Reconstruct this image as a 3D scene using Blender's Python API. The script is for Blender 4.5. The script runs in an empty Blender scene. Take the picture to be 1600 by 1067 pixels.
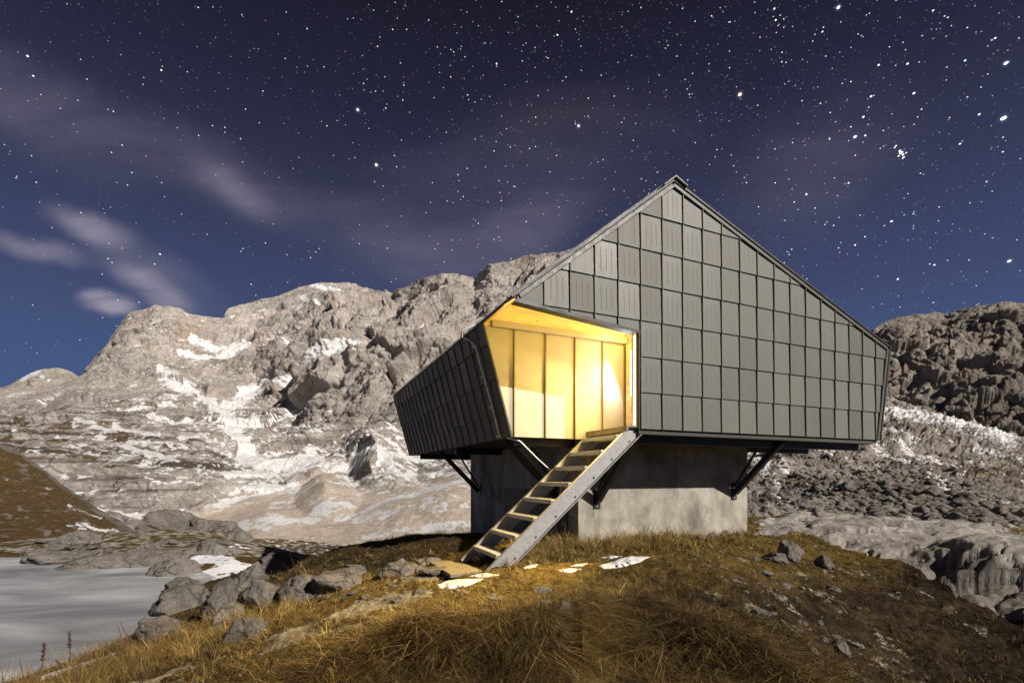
import bpy, bmesh, math, random
import numpy as np
from mathutils import Vector, Matrix
random.seed(7); rng = np.random.default_rng(11)
S = bpy.context.scene
COL = S.collection

# ------------------------------------------------------------------ camera frame
F = 763.0; CX = 800.0; HZ = 744.0          # focal length, centre column and horizon row of the 1600 px wide view
hyp = math.hypot(1744.0, F); CA, SA = 1744.0/hyp, F/hyp
E1 = Vector((CA, SA, 0)); E2 = Vector((-SA, CA, 0)); UP = Vector((0, 0, 1))
def AB(a, b, z): return E1*a + E2*b + UP*z                 # hut axes: along the gable wall, away from it, up
def W(u, v, y): return Vector(((u-CX)/F*y, y, (HZ-v)/F*y))
def Wz(u, v, z): return W(u, v, z*F/(HZ-v))

# ------------------------------------------------------------------ numpy noise
_perm = rng.permutation(256).astype(np.int32); _perm = np.concatenate([_perm, _perm, _perm])
_g = rng.normal(size=(256, 3)); _g /= np.linalg.norm(_g, axis=1)[:, None]; _gx, _gy, _gz = (_g[:, i].astype(np.float32).copy() for i in range(3))
def perlin(p):
    p = np.asarray(p, np.float32); fl = np.floor(p); pf = p-fl; pi = fl.astype(np.int32) & 255
    w = pf*pf*pf*(pf*(pf*6-15)+10); x, y, z = pf[:, 0], pf[:, 1], pf[:, 2]; wx, wy, wz = w[:, 0], w[:, 1], w[:, 2]
    A = _perm[pi[:, 0]]; Bq = _perm[pi[:, 0]+1]
    def gr(h, x, y, z): return _gx[h]*x+_gy[h]*y+_gz[h]*z
    y0, z0 = pi[:, 1], pi[:, 2]
    AA = _perm[A+y0]; AB_ = _perm[A+y0+1]; BA = _perm[Bq+y0]; BB = _perm[Bq+y0+1]
    def lz(h, x, y):
        a = gr(_perm[h+z0], x, y, z); b = gr(_perm[h+z0+1], x, y, z-1); return a+wz*(b-a)
    a = lz(AA, x, y); b = lz(AB_, x, y-1); a = a+wy*(b-a)
    c = lz(BA, x-1, y); d = lz(BB, x-1, y-1); c = c+wy*(d-c)
    return (a+wx*(c-a))*1.6
def fbm(p, o=5, gain=.5, lac=2.03):
    s = 0; a = 1.0; q = p.copy(); t = 0
    for k in range(o):
        s = s + a*perlin(q); t += a; a *= gain; q = q*lac+17.3
    return s/t
def ridged(p, o=6, gain=.5, lac=2.05):
    s = 0; a = 1.0; q = p.copy(); t = 0; prev = 1.0
    for k in range(o):
        n = 1-np.abs(perlin(q)); n = n*n
        s = s + a*n*prev; prev = np.clip(n*1.3, 0, 1); t += a; a *= gain; q = q*lac+9.7
    return s/t
def facet(p, seed=0):
    """fractured rock: nearest-cell plane tilt (first result) and distance to the next cell (second)"""
    p = np.asarray(p, np.float32)+np.float32(seed*13.7); fl = np.floor(p).astype(np.int32); n = len(p)
    f1 = np.full(n, 9e9, np.float32); f2 = f1.copy(); val = np.zeros(n, np.float32)
    for i in (-1, 0, 1):
        hx = _perm[(fl[:, 0]+i) & 255]
        for j in (-1, 0, 1):
            hy = _perm[hx+((fl[:, 1]+j) & 255)]
            for k in (-1, 0, 1):
                h = _perm[hy+((fl[:, 2]+k) & 255)]
                c0 = (fl[:, 0]+i+.5+.45*_gx[h])-p[:, 0]; c1 = (fl[:, 1]+j+.5+.45*_gy[h])-p[:, 1]; c2 = (fl[:, 2]+k+.5+.45*_gz[h])-p[:, 2]
                d2 = c0*c0+c1*c1+c2*c2; h2 = _perm[h+37]
                v = _gx[h2]*c0+_gy[h2]*c1+_gz[h2]*c2+.35*_gx[h]
                near = d2 < f1; f2 = np.where(near, f1, np.minimum(f2, d2)); val = np.where(near, v, val); f1 = np.where(near, d2, f1)
    return val, np.sqrt(f2)-np.sqrt(f1)
def sstep(a, b, x):
    t = np.clip((x-a)/(b-a), 0, 1); return t*t*(3-2*t)
def polyline_d(u, v, pts, sx=1.0, sy=1.0):
    d = np.full(len(u), 1e9)
    for (x0, y0), (x1, y1) in zip(pts[:-1], pts[1:]):
        ex, ey = (x1-x0)/sx, (y1-y0)/sy; px, py = (u-x0)/sx, (v-y0)/sy
        t = np.clip((px*ex+py*ey)/(ex*ex+ey*ey+1e-9), 0, 1)
        d = np.minimum(d, np.hypot(px-t*ex, py-t*ey))
    return d
def in_poly(u, v, pts):
    r = np.zeros(len(u), bool); n = len(pts)
    for i in range(n):
        x0, y0 = pts[i]; x1, y1 = pts[(i+1) % n]
        c = ((y0 > v) != (y1 > v)) & (u < (x1-x0)*(v-y0)/((y1-y0) if y1 != y0 else 1e-9)+x0)
        r ^= c
    return r
def poly_soft(u, v, pts, w):                                   # 1 inside, 0 outside, soft over w
    d = polyline_d(u, v, list(pts)+[pts[0]])
    s = np.where(in_poly(u, v, pts), d, -d)
    return sstep(-w, w, s)

# ------------------------------------------------------------------ object helpers
def tag(o, label=None, cat=None, group=None, kind=None):
    if label: o['label'] = label
    if cat: o['category'] = cat
    if group: o['group'] = group
    if kind: o['kind'] = kind
    return o
def empty(name, loc=(0, 0, 0)):
    o = bpy.data.objects.new(name, None); COL.objects.link(o); o.location = loc; o.empty_display_size = .3
    return o
def link(name, me, mat=None, parent=None):
    o = bpy.data.objects.new(name, me); COL.objects.link(o)
    if mat: me.materials.append(mat)
    if parent is not None:
        o.parent = parent
        top = parent
        off = Vector((0, 0, 0))
        while top is not None: off = off + top.location; top = top.parent
        o.location = -off                                     # meshes are written in world coordinates
    return o
class MB:
    def __init__(s): s.v = []; s.f = []
    def face(s, pts): n = len(s.v); s.v += [tuple(p) for p in pts]; s.f.append(tuple(range(n, n+len(pts))))
    def hexa(s, p):                                            # 8 points: bottom loop, top loop
        n = len(s.v); s.v += [tuple(q) for q in p]
        for q in ((0, 3, 2, 1), (4, 5, 6, 7), (0, 1, 5, 4), (1, 2, 6, 5), (2, 3, 7, 6), (3, 0, 4, 7)): s.f.append(tuple(n+i for i in q))
    def abox(s, a0, a1, b0, b1, z0, z1):
        s.hexa([AB(a0, b0, z0), AB(a1, b0, z0), AB(a1, b1, z0), AB(a0, b1, z0), AB(a0, b0, z1), AB(a1, b0, z1), AB(a1, b1, z1), AB(a0, b1, z1)])
    def prism(s, loop, ext):                                   # loop of points extruded by vector
        n = len(s.v); k = len(loop); s.v += [tuple(p) for p in loop]+[tuple(Vector(p)+ext) for p in loop]
        s.f.append(tuple(range(n+k-1, n-1, -1))); s.f.append(tuple(range(n+k, n+2*k)))
        for i in range(k): j = (i+1) % k; s.f.append((n+i, n+j, n+k+j, n+k+i))
    def bar(s, p, q, side, w, h):                              # rectangular bar from p to q
        p = Vector(p); q = Vector(q); d = (q-p).normalized(); x = Vector(side); x = (x-d*x.dot(d)).normalized(); y = d.cross(x)
        c = [x*(sx*w/2)+y*(sy*h/2) for sx, sy in ((-1, -1), (1, -1), (1, 1), (-1, 1))]
        s.hexa([p+k for k in c]+[q+k for k in c])
    def tube(s, pts, r, n=8, cap=True):
        pts = [Vector(p) for p in pts]; rings = []
        rr = r if isinstance(r, (list, tuple)) else [r]*len(pts)
        for i, p in enumerate(pts):
            d = (pts[min(i+1, len(pts)-1)]-pts[max(i-1, 0)]).normalized()
            x = d.orthogonal().normalized() if i == 0 else (px-d*px.dot(d)).normalized()
            px = x; y = d.cross(x); b = len(s.v)
            s.v += [tuple(p+(x*math.cos(2*math.pi*k/n)+y*math.sin(2*math.pi*k/n))*rr[i]) for k in range(n)]; rings.append(b)
        for a, b in zip(rings[:-1], rings[1:]):
            for k in range(n): s.f.append((a+k, a+(k+1) % n, b+(k+1) % n, b+k))
        if cap: s.f.append(tuple(rings[0]+k for k in range(n-1, -1, -1))); s.f.append(tuple(rings[-1]+k for k in range(n)))
    def build(s, name, mat, parent=None, bevel=0, smooth=False):
        me = bpy.data.meshes.new(name); me.from_pydata(s.v, [], s.f); me.update()
        bm = bmesh.new(); bm.from_mesh(me); bmesh.ops.recalc_face_normals(bm, faces=bm.faces)
        if bevel: bmesh.ops.bevel(bm, geom=list(bm.edges), offset=bevel, segments=2, affect='EDGES', profile=.5)
        for f in bm.faces: f.smooth = smooth
        bm.to_mesh(me); bm.free()
        return link(name, me, mat, parent)
def np_mesh(name, V, Q, mat, attrs=None, smooth=True, parent=None):
    me = bpy.data.meshes.new(name); n = Q.shape[1]
    me.vertices.add(len(V)); me.vertices.foreach_set('co', np.ascontiguousarray(V, dtype=np.float32).ravel())
    me.loops.add(Q.size); me.loops.foreach_set('vertex_index', np.ascontiguousarray(Q, dtype=np.int32).ravel())
    me.polygons.add(len(Q)); me.polygons.foreach_set('loop_start', np.arange(0, Q.size, n, dtype=np.int32))
    me.polygons.foreach_set('use_smooth', np.full(len(Q), smooth))
    me.update(calc_edges=True)
    for k, a in (attrs or {}).items():
        if a.ndim == 1:
            at = me.attributes.new(k, 'FLOAT', 'POINT'); at.data.foreach_set('value', a.astype(np.float32))
        else:
            at = me.attributes.new(k, 'FLOAT_COLOR', 'POINT'); at.data.foreach_set('color', np.c_[a, np.ones(len(a))].astype(np.float32).ravel())
    return link(name, me, mat, parent)
def grid_quads(nr, nc):
    i = np.arange(nr-1)[:, None]*nc+np.arange(nc-1)[None]
    return np.stack([i, i+1, i+nc+1, i+nc], -1).reshape(-1, 4)

# ------------------------------------------------------------------ materials
class NT:
    def __init__(s, name):
        s.m = bpy.data.materials.new(name); s.m.use_nodes = True; s.t = s.m.node_tree; s.t.nodes.clear()
        s.out = s.n('ShaderNodeOutputMaterial'); s.b = s.n('ShaderNodeBsdfPrincipled'); s.l(s.b.outputs[0], s.out.inputs[0])
        s.b.inputs['Roughness'].default_value = .8
        s.pos = s.n('ShaderNodeNewGeometry')
    def n(s, t, **k):
        x = s.t.nodes.new(t)
        for a, b in k.items(): setattr(x, a, b)
        return x
    def l(s, a, b): s.t.links.new(a, b)
    def put(s, sock, v):
        if hasattr(v, 'is_output') or isinstance(v, bpy.types.NodeSocket): s.l(v, sock)
        else: sock.default_value = v
    def coord(s, scale=(1, 1, 1), rot=(0, 0, 0), obj=False):
        src = s.n('ShaderNodeTexCoord').outputs['Object'] if obj else s.pos.outputs['Position']
        m = s.n('ShaderNodeMapping'); m.inputs['Scale'].default_value = scale; m.inputs['Rotation'].default_value = rot; s.l(src, m.inputs[0]); return m.outputs[0]
    def noise(s, co, scale, detail=5, rough=.55, dist=0):
        x = s.n('ShaderNodeTexNoise'); s.l(co, x.inputs['Vector']); x.inputs['Scale'].default_value = scale
        x.inputs['Detail'].default_value = detail; x.inputs['Roughness'].default_value = rough; x.inputs['Distortion'].default_value = dist
        return x.outputs['Fac']
    def voro(s, co, scale, feat='F1', out='Distance'):
        x = s.n('ShaderNodeTexVoronoi', feature=feat); s.l(co, x.inputs['Vector']); x.inputs['Scale'].default_value = scale; return x.outputs[out]
    def ramp(s, f, stops, interp='LINEAR'):
        r = s.n('ShaderNodeValToRGB'); s.l(f, r.inputs[0]); e = r.color_ramp.elements; r.color_ramp.interpolation = interp
        while len(e) < len(stops): e.new(.5)
        for x, (p, c) in zip(e, stops): x.position = p; x.color = (c, c, c, 1) if isinstance(c, (int, float)) else (*c, 1)
        return r.outputs[0]
    def mix(s, f, a, b, mode='MIX'):
        x = s.n('ShaderNodeMix', data_type='RGBA', blend_type=mode)
        s.put(x.inputs[0], f)
        for sk, v in ((x.inputs[6], a), (x.inputs[7], b)):
            if isinstance(v, tuple): sk.default_value = (*v, 1)
            else: s.l(v, sk)
        return x.outputs[2]
    def math(s, op, a, b=0.0, clamp=False):
        x = s.n('ShaderNodeMath', operation=op, use_clamp=clamp); s.put(x.inputs[0], a); s.put(x.inputs[1], b); return x.outputs[0]
    def attr(s, name, out='Fac'): return s.n('ShaderNodeAttribute', attribute_name=name).outputs[out]
    def bump(s, h, strength, dist):
        x = s.n('ShaderNodeBump'); x.inputs['Strength'].default_value = strength; x.inputs['Distance'].default_value = dist; s.l(h, x.inputs['Height'])
        prev = s.b.inputs['Normal'].links
        if prev: s.l(prev[0].from_socket, x.inputs['Normal'])
        s.l(x.outputs[0], s.b.inputs['Normal'])
    def color(s, c): s.put(s.b.inputs['Base Color'], c if not isinstance(c, tuple) else (*c, 1)); return s.m

def plain(name, c, rough=.6, metal=0, var=.15, scale=6, bump=.1):
    n = NT(name); f = n.noise(n.coord(), scale, 6, .6)
    n.b.inputs['Roughness'].default_value = rough; n.b.inputs['Metallic'].default_value = metal
    lo = tuple(x*(1-var) for x in c); hi = tuple(min(1, x*(1+var)) for x in c)
    n.color(n.ramp(f, [(.3, lo), (.7, hi)]))
    n.l(n.ramp(f, [(.3, max(0, rough-.1)), (.7, min(1, rough+.1))]), n.b.inputs['Roughness'])
    if bump: n.bump(f, bump, .01)
    return n.m

def rock_material(name, sc, base=((.17, .15, .128), (.42, .375, .325), (.62, .565, .50)), stain=True, snow=True, grass=True, strata=0.0, pale=False):
    """limestone: grey and beige blotches, dark cracks, rust coloured stains, dry turf and snow where the mesh carries them; sc = metres of the finest grain"""
    n = NT(name); co = n.coord()
    big = n.noise(co, .02/sc, 6, .6, .4); mid = n.noise(co, .13/sc, 8, .7, .5); fine = n.noise(co, .7/sc, 8, .75)
    f = n.math('ADD', n.math('MULTIPLY', big, .30), n.math('ADD', n.math('MULTIPLY', mid, .38), n.math('MULTIPLY', fine, .38)))
    c = n.ramp(f, [(.40, base[0]), (.53, base[1]), (.66, base[2])])
    if stain:
        st = n.ramp(n.noise(n.coord((1, 1, .35)), .035/sc, 6, .65, 1.0), [(.58, 0.0), (.72, .6)])
        c = n.mix(st, c, (.36, .225, .115))
    dco = n.n('ShaderNodeVectorMath', operation='ADD'); nz = n.n('ShaderNodeTexNoise'); n.l(co, nz.inputs['Vector']); nz.inputs['Scale'].default_value = .12/sc; nz.inputs['Detail'].default_value = 4
    mulv = n.n('ShaderNodeVectorMath', operation='SCALE'); n.l(nz.outputs['Color'], mulv.inputs[0]); mulv.inputs['Scale'].default_value = 5*sc; n.l(n.coord((1, 1, .6)), dco.inputs[0]); n.l(mulv.outputs[0], dco.inputs[1])
    cr = n.ramp(n.voro(dco.outputs[0], .13/sc, 'DISTANCE_TO_EDGE'), [(0, 1.0), (.045, 0.0)])
    crm = n.ramp(n.noise(co, .05/sc, 4), [(.46, 0.0), (.6, .75)])
    if pale: crm = n.math('MULTIPLY', crm, n.math('SUBTRACT', 1.0, n.math('MULTIPLY', n.attr('pale'), .95)))
    c = n.mix(n.math('MULTIPLY', cr, crm), c, (.045, .038, .032))
    if strata:
        sw = n.noise(n.coord((.10, .10, 1.7), (.0, .10, 0)), .22/sc, 7, .68, .4)
        c = n.mix(n.math('MULTIPLY', n.math('MULTIPLY', n.ramp(sw, [(.40, 1.0), (.50, 0.0)]), strata), n.attr('cliff')), c, (.085, .07, .055))
    if pale:
        pf = n.math('MULTIPLY', n.attr('pale'), n.ramp(mid, [(.3, .5), (.6, 1.0)])); c = n.mix(pf, c, n.ramp(fine, [(.3, (.52, .425, .34)), (.7, (.80, .685, .565))]))
    if grass:
        gm = n.ramp(n.math('ADD', n.attr('turf'), n.math('MULTIPLY', n.math('SUBTRACT', n.noise(co, .3/sc, 8, .75), .5), 2.0)), [(.45, 0.0), (.58, 1.0)])
        gc = n.ramp(n.noise(co, .9/sc, 6, .75), [(.3, (.06, .037, .014)), (.7, (.165, .108, .042))])
        c = n.mix(gm, c, gc)
    if snow:
        sn = n.math('ADD', n.math('MULTIPLY', n.math('SUBTRACT', n.noise(n.coord((1, 1, 2.2)), .22/sc, 8, .72, .3), .5), 1.7), n.math('MULTIPLY', n.math('SUBTRACT', fine, .5), .9))
        sm = n.ramp(n.math('ADD', n.attr('snow'), sn), [(.48, 0.0), (.56, 1.0)])
        c = n.mix(sm, c, (.84, .83, .83))
    n.b.inputs['Roughness'].default_value = .95; n.b.inputs['Specular IOR Level'].default_value = .15
    n.color(c)
    n.bump(mid, .9, sc*4); n.bump(fine, .9, sc*1.3); n.bump(n.math('SUBTRACT', 1.0, n.math('MULTIPLY', cr, crm)), .6, sc*1.0)
    return n.m

M = {}
M['mountain'] = rock_material('limestone_mountain', 1.5, base=((.155, .136, .120), (.42, .372, .332), (.63, .575, .525)), strata=.95, pale=True)
M['far'] = rock_material('far_limestone', 5.0, grass=False)
M['rightmtn'] = rock_material('grey_limestone', 1.3, base=((.115, .098, .083), (.28, .242, .208), (.45, .395, .34)))
M['scree'] = rock_material('scree_stone', .30, base=((.11, .095, .082), (.27, .236, .204), (.42, .375, .33)), stain=False)
M['hill'] = rock_material('turf_hillside', .22, base=((.09, .08, .07), (.21, .185, .16), (.33, .30, .265)), stain=False)
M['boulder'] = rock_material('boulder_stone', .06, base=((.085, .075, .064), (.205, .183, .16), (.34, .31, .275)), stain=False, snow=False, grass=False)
M['pale_boulder'] = rock_material('pale_boulder_stone', .08, base=((.20, .175, .15), (.46, .41, .355), (.64, .58, .51)), stain=False, snow=False, grass=False)
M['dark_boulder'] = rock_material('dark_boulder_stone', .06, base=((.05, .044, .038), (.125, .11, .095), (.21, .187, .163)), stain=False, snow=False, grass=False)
def cladding_mat():
    n = NT('grey_green_coated_aluminium'); isl = n.pos.outputs['Random Per Island']; co = n.coord()
    st = n.noise(n.coord((3.0, 3.0, .35)), 2.6, 6, .65); sp = n.noise(co, 34, 5, .7); bg_ = n.noise(co, .55, 4, .6)
    f = n.math('ADD', n.math('MULTIPLY', isl, .42), n.math('ADD', n.math('MULTIPLY', st, .38), n.math('MULTIPLY', bg_, .20)))
    c = n.ramp(f, [(.25, (.076, .075, .064)), (.5, (.098, .096, .083)), (.75, (.116, .113, .098))])
    c = n.mix(n.ramp(st, [(.60, 0.0), (.72, .35)]), c, (.135, .13, .115))
    n.color(c); n.l(n.ramp(f, [(.3, .48), (.7, .68)]), n.b.inputs['Roughness']); n.bump(sp, .06, .006); n.bump(n.noise(co, 2.2, 2, .5), .10, .03); return n.m
M['cladding'] = cladding_mat()
M['trim'] = plain('grey_trim_sheet', (.066, .065, .057), .5, 0, .1, 9, .03)
M['roof'] = plain('dark_roof_sheet', (.022, .022, .022), .5, .2, .2, 5, .05)
M['black_steel'] = plain('black_painted_steel', (.02, .019, .018), .5, .3, .25, 8, .05)
M['galv'] = plain('galvanised_steel', (.30, .295, .29), .52, .3, .14, 22, .03)
M['tread'] = plain('galvanised_tread', (.42, .42, .40), .6, .1, .18, 30, .1)
M['panel'] = plain('cream_coated_sheet', (.31, .285, .235), .45, 0, .05, 4, .02)
M['panel_seam'] = plain('bronze_seam_strip', (.16, .125, .07), .5, .2, .1, 8, .0)
M['underside'] = plain('dark_fibre_board', (.045, .042, .038), .8, 0, .2, 6, .05)
M['iron_door'] = plain('weathered_steel_door', (.05, .047, .043), .6, .2, .25, 3, .05)
M['cable'] = plain('aluminium_wire', (.8, .8, .78), .5, .0, .1, 20, 0)
M['snowp'] = None
def concrete():
    n = NT('board_marked_concrete'); co = n.coord()
    a = n.noise(co, .9, 7, .62, .6); b = n.noise(co, 5, 6, .7); s = n.noise(n.coord((1, 1, .25)), 2.2, 5, .6)
    f = n.math('ADD', n.math('MULTIPLY', a, .55), n.math('ADD', n.math('MULTIPLY', b, .2), n.math('MULTIPLY', s, .3)))
    c = n.ramp(f, [(.41, (.12, .105, .082)), (.51, (.245, .222, .182)), (.62, (.39, .362, .305))])
    cr = n.ramp(n.voro(n.coord((1, 1, 1)), 1.6, 'DISTANCE_TO_EDGE'), [(0, .6), (.012, 0.0)])
    c = n.mix(n.math('MULTIPLY', cr, n.ramp(n.noise(co, 1.4, 3), [(.5, 0.0), (.6, .5)])), c, (.06, .05, .04))
    n.color(c); n.b.inputs['Roughness'].default_value = .9; n.bump(b, .35, .01); n.bump(a, .4, .02); return n.m
M['concrete'] = concrete()
def wood(name, axis_scale, lo, hi, knots=True):
    n = NT(name); g = n.noise(n.coord(axis_scale), 3.0, 6, .55, 1.2)
    c = n.ramp(g, [(.35, lo), (.65, hi)])
    if knots:
        k = n.ramp(n.voro(n.coord((1, 1, 1)), 4.5, 'F1'), [(.035, .9), (.085, 0.0)])
        c = n.mix(k, c, (.22, .10, .03))
    n.color(c); n.b.inputs['Roughness'].default_value = .6; n.bump(g, .15, .01); return n.m
M['wood'] = wood('knotty_spruce_board', (.9, .9, 9), (.60, .46, .25), (.78, .63, .38))
M['oldwood'] = wood('worn_step_board', (2.2, 2.2, 2.2), (.16, .125, .07), (.27, .22, .13), False)
def emis(name, c, s):
    n = NT(name); n.b.inputs['Emission Color'].default_value = (*c, 1); n.b.inputs['Emission Strength'].default_value = s; n.color((.8, .8, .8)); return n.m
M['led'] = emis('warm_led_strip', (1, .72, .35), 9)
M['lampglass'] = emis('warm_lamp_glass', (1, .68, .25), 14)
M['doorglass'] = emis('lit_door_glass', (.95, .98, 1), 1.6)
def snow_mat(name, c=(.60, .585, .56)):
    n = NT(name); f = n.noise(n.coord(), 14, 6, .7); g = n.noise(n.coord(), 1.7, 4, .6)
    n.color(n.ramp(g, [(.3, tuple(x*.82 for x in c)), (.7, c)])); n.b.inputs['Roughness'].default_value = .75
    n.b.inputs['Subsurface Weight'].default_value = .0; n.bump(f, .35, .015); n.bump(g, .3, .05); return n.m
M['snowp'] = snow_mat('crusted_old_snow')
def ice_mat():
    n = NT('grey_lake_ice'); co = n.coord()
    a = n.noise(n.coord((.35, 1, 1), (0, 0, .15)), .8, 4, .5, .5); b = n.noise(co, 9, 6, .7); sp = n.noise(co, 55, 2, .5)
    c = n.ramp(a, [(.34, (.15, .152, .158)), (.55, (.29, .292, .30)), (.72, (.50, .50, .515))])
    c = n.mix(n.ramp(sp, [(.74, 0.0), (.78, .55)]), c, (.55, .55, .57))
    c = n.mix(n.ramp(n.math('ADD', n.attr('snow'), n.math('MULTIPLY', n.math('SUBTRACT', b, .5), .9)), [(.45, 0.0), (.6, 1.0)]), c, (.52, .52, .54))
    n.color(c); n.b.inputs['Roughness'].default_value = .62; n.bump(a, .3, .08); n.bump(b, .2, .01); return n.m
M['ice'] = ice_mat()
def ground_mat():
    n = NT('alpine_turf_and_rock'); co = n.coord()
    a = n.noise(co, 2.2, 6, .65); b = n.noise(co, 14, 6, .7); d = n.noise(co, .6, 5, .6, .5); e = n.noise(co, 45, 4, .7)
    moss = n.ramp(n.math('ADD', n.math('MULTIPLY', a, .5), n.math('MULTIPLY', b, .5)), [(.38, (.026, .016, .004)), (.5, (.085, .055, .013)), (.62, (.165, .112, .030))])
    dark = n.ramp(n.math('ADD', n.math('MULTIPLY', b, .5), n.math('MULTIPLY', a, .5)), [(.38, (.006, .004, .002)), (.5, (.020, .013, .006)), (.62, (.055, .036, .018))])  # dark turf colour; also carries the vignette painted by the mask
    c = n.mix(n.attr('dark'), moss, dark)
    f = n.math('ADD', n.math('MULTIPLY', a, .3), n.math('ADD', n.math('MULTIPLY', d, .35), n.math('MULTIPLY', b, .35)))
    rk = n.ramp(f, [(.38, (.13, .115, .10)), (.5, (.27, .245, .215)), (.64, (.42, .385, .345))])
    crk = n.ramp(n.voro(n.coord((1, 1, 1), (0, 0, .5)), 1.1, 'DISTANCE_TO_EDGE'), [(0, .85), (.035, 0.0)])
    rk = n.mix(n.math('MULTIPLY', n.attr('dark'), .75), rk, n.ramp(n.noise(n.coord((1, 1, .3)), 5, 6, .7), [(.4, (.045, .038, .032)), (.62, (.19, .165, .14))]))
    rk = n.mix(n.math('MULTIPLY', crk, n.ramp(d, [(.45, 0.0), (.6, 1.0)])), rk, (.05, .042, .034))
    gv = n.ramp(n.math('ADD', n.math('MULTIPLY', e, .6), n.math('MULTIPLY', b, .4)), [(.36, (.06, .05, .032)), (.5, (.18, .155, .11)), (.64, (.36, .32, .25))])
    c = n.mix(n.ramp(n.math('ADD', n.attr('gravel'), n.math('MULTIPLY', n.math('SUBTRACT', b, .5), 1.5)), [(.42, 0.0), (.62, 1.0)]), c, gv)
    c = n.mix(n.ramp(n.math('ADD', n.attr('rock'), n.math('MULTIPLY', n.math('SUBTRACT', a, .5), 1.3)), [(.44, 0.0), (.54, 1.0)]), c, rk)
    c = n.mix(n.ramp(n.math('ADD', n.attr('snow'), n.math('MULTIPLY', n.math('SUBTRACT', a, .5), 1.2)), [(.47, 0.0), (.53, 1.0)]), c, (.75, .75, .77))
    n.color(c); n.b.inputs['Roughness'].default_value = .95; n.b.inputs['Specular IOR Level'].default_value = .12
    n.bump(a, .6, .12); n.bump(b, .7, .035); n.bump(e, .6, .012); return n.m
M['ground'] = ground_mat()
def blade_mat(name):
    n = NT(name); n.color(n.attr('tone', 'Color')); n.b.inputs['Roughness'].default_value = .7; n.b.inputs['Specular IOR Level'].default_value = .25; return n.m
M['grass'] = blade_mat('dry_grass_blades')
M['weed'] = plain('dry_brown_stalk', (.07, .038, .022), .8, 0, .25, 40, 0)

# ------------------------------------------------------------------ ground (one sheet, fine in front of the camera)
LAKE = -2.9
cp = []
def c(u, v, z): p = Wz(u, v, z); cp.append((p.x, p.y, z))
for q in ((763, 888, -1.29), (715, 882, -1.36), (850, 930, -1.32), (700, 925, -1.42), (790, 950, -1.35), (620, 900, -1.55), (600, 955, -1.55),
          (700, 962, -1.40), (560, 985, -1.60), (880, 945, -1.36), (900, 905, -1.29), (1000, 880, -1.24), (1100, 868, -1.2), (960, 935, -1.42), (1060, 950, -1.5), (1160, 930, -1.5),
          (450, 1010, -1.70), (270, 1062, -1.9), (420, 1075, -1.85), (100, 1066, -2.45), (200, 1010, -2.6), (330, 965, -2.35), (300, 950, -2.7), (400, 935, -2.1), (435, 915, -2.62), (400, 905, -2.7), (350, 880, -2.75),
          (500, 910, -1.85), (560, 860, -1.86), (640, 846, -1.72), (500, 872, -1.98),
          (1300, 900, -1.62), (1300, 1000, -2.05), (1500, 1067, -2.5), (1500, 960, -1.95), (1200, 850, -1.3), (1160, 900, -1.38),
          (1240, 812, -1.12), (1330, 806, -1.10), (1420, 815, -1.12), (1520, 832, -1.18), (1600, 850, -1.2), (1700, 865, -1.2),
          (1400, 845, -1.22), (1470, 862, -1.28), (1560, 880, -1.35), (1420, 890, -1.56), (1500, 915, -1.70), (1600, 950, -1.84),
          (210, 985, LAKE-.1), (0, 1050, LAKE-.35), (0, 960, LAKE-.6), (150, 930, LAKE-.6), (250, 915, LAKE-.35), (0, 892, LAKE-.3), (120, 900, LAKE-.15), (-150, 960, LAKE-.6)): c(*q)
def cw(a, b, z): p = AB(a, b, z); cp.append((p.x, p.y, z))
cw(4.63, 7.55, -1.19); cw(8.86, 7.6, -1.2); cw(4.5, 13.5, -2.6); cw(9, 13.6, -1.8); cw(6.7, 7.6, -1.18)
for x, y, z in ((-.9, 4.35, -1.52), (0, 4.4, -1.46), (.9, 4.5, -1.50), (1.8, 4.7, -1.60), (2.6, 4.4, -1.95), (0, 3.4, -1.52), (0, 2.5, -1.6), (-2, 2, -1.9), (2, 2, -1.8), (-4.9, 14.3, -3.3), (-3.2, 15, -3.2), (-1.6, 16, -3.4), (-6.6, 14.5, -3.2), (-4, 18, -4.6), (-8.5, 16.5, -2.95), (-10, 20, -2.95), (-6, 20.5, -4.4), (-12, 26, -4.6), (0, -4, -2.2), (-8, -6, -2.6), (8, -6, -2.4), (-25, -20, -3), (25, -20, -2.5), (0, -40, -3), (-50, -30, -3.5), (50, -30, -3),
                (-22, 20, -3.0), (-15, 19, -2.82), (-12, 22, -3.0), (-14, 26, -3.3), (-28, 35, -4.6), (-20, 34, -5.2), (-45, 38, -3.6), (-40, 20, -3.0), (-30, 8, -2.9), (-11, 34, -6.2), (-32, 28, -3.8), (-14, 3, -2.6),
                (-5, 22, -3.6), (2, 26, -4.4), (8, 26, -4.5), (16, 24, -4.2), (18, 15.5, -2.2), (14, 16.5, -2.4), (10, 18, -2.4), (20, 11, -1.9), (0, 45, -9), (-20, 50, -7), (25, 45, -7), (45, 30, -4), (-50, 55, -8), (50, 50, -5), (0, 65, -12)): cp.append((x, y, z))
cp = np.array(cp)
def _U(r2): return np.where(r2 > 0, r2*np.log(r2+1e-12), 0)
_n = len(cp); _d = ((cp[:, None, :2]-cp[None, :, :2])**2).sum(-1)
_A = np.zeros((_n+3, _n+3)); _A[:_n, :_n] = _U(_d)+np.eye(_n)*.02; _P = np.c_[np.ones(_n), cp[:, :2]]; _A[:_n, _n:] = _P; _A[_n:, :_n] = _P.T
_w = np.linalg.solve(_A, np.r_[cp[:, 2], 0, 0, 0])
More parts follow.
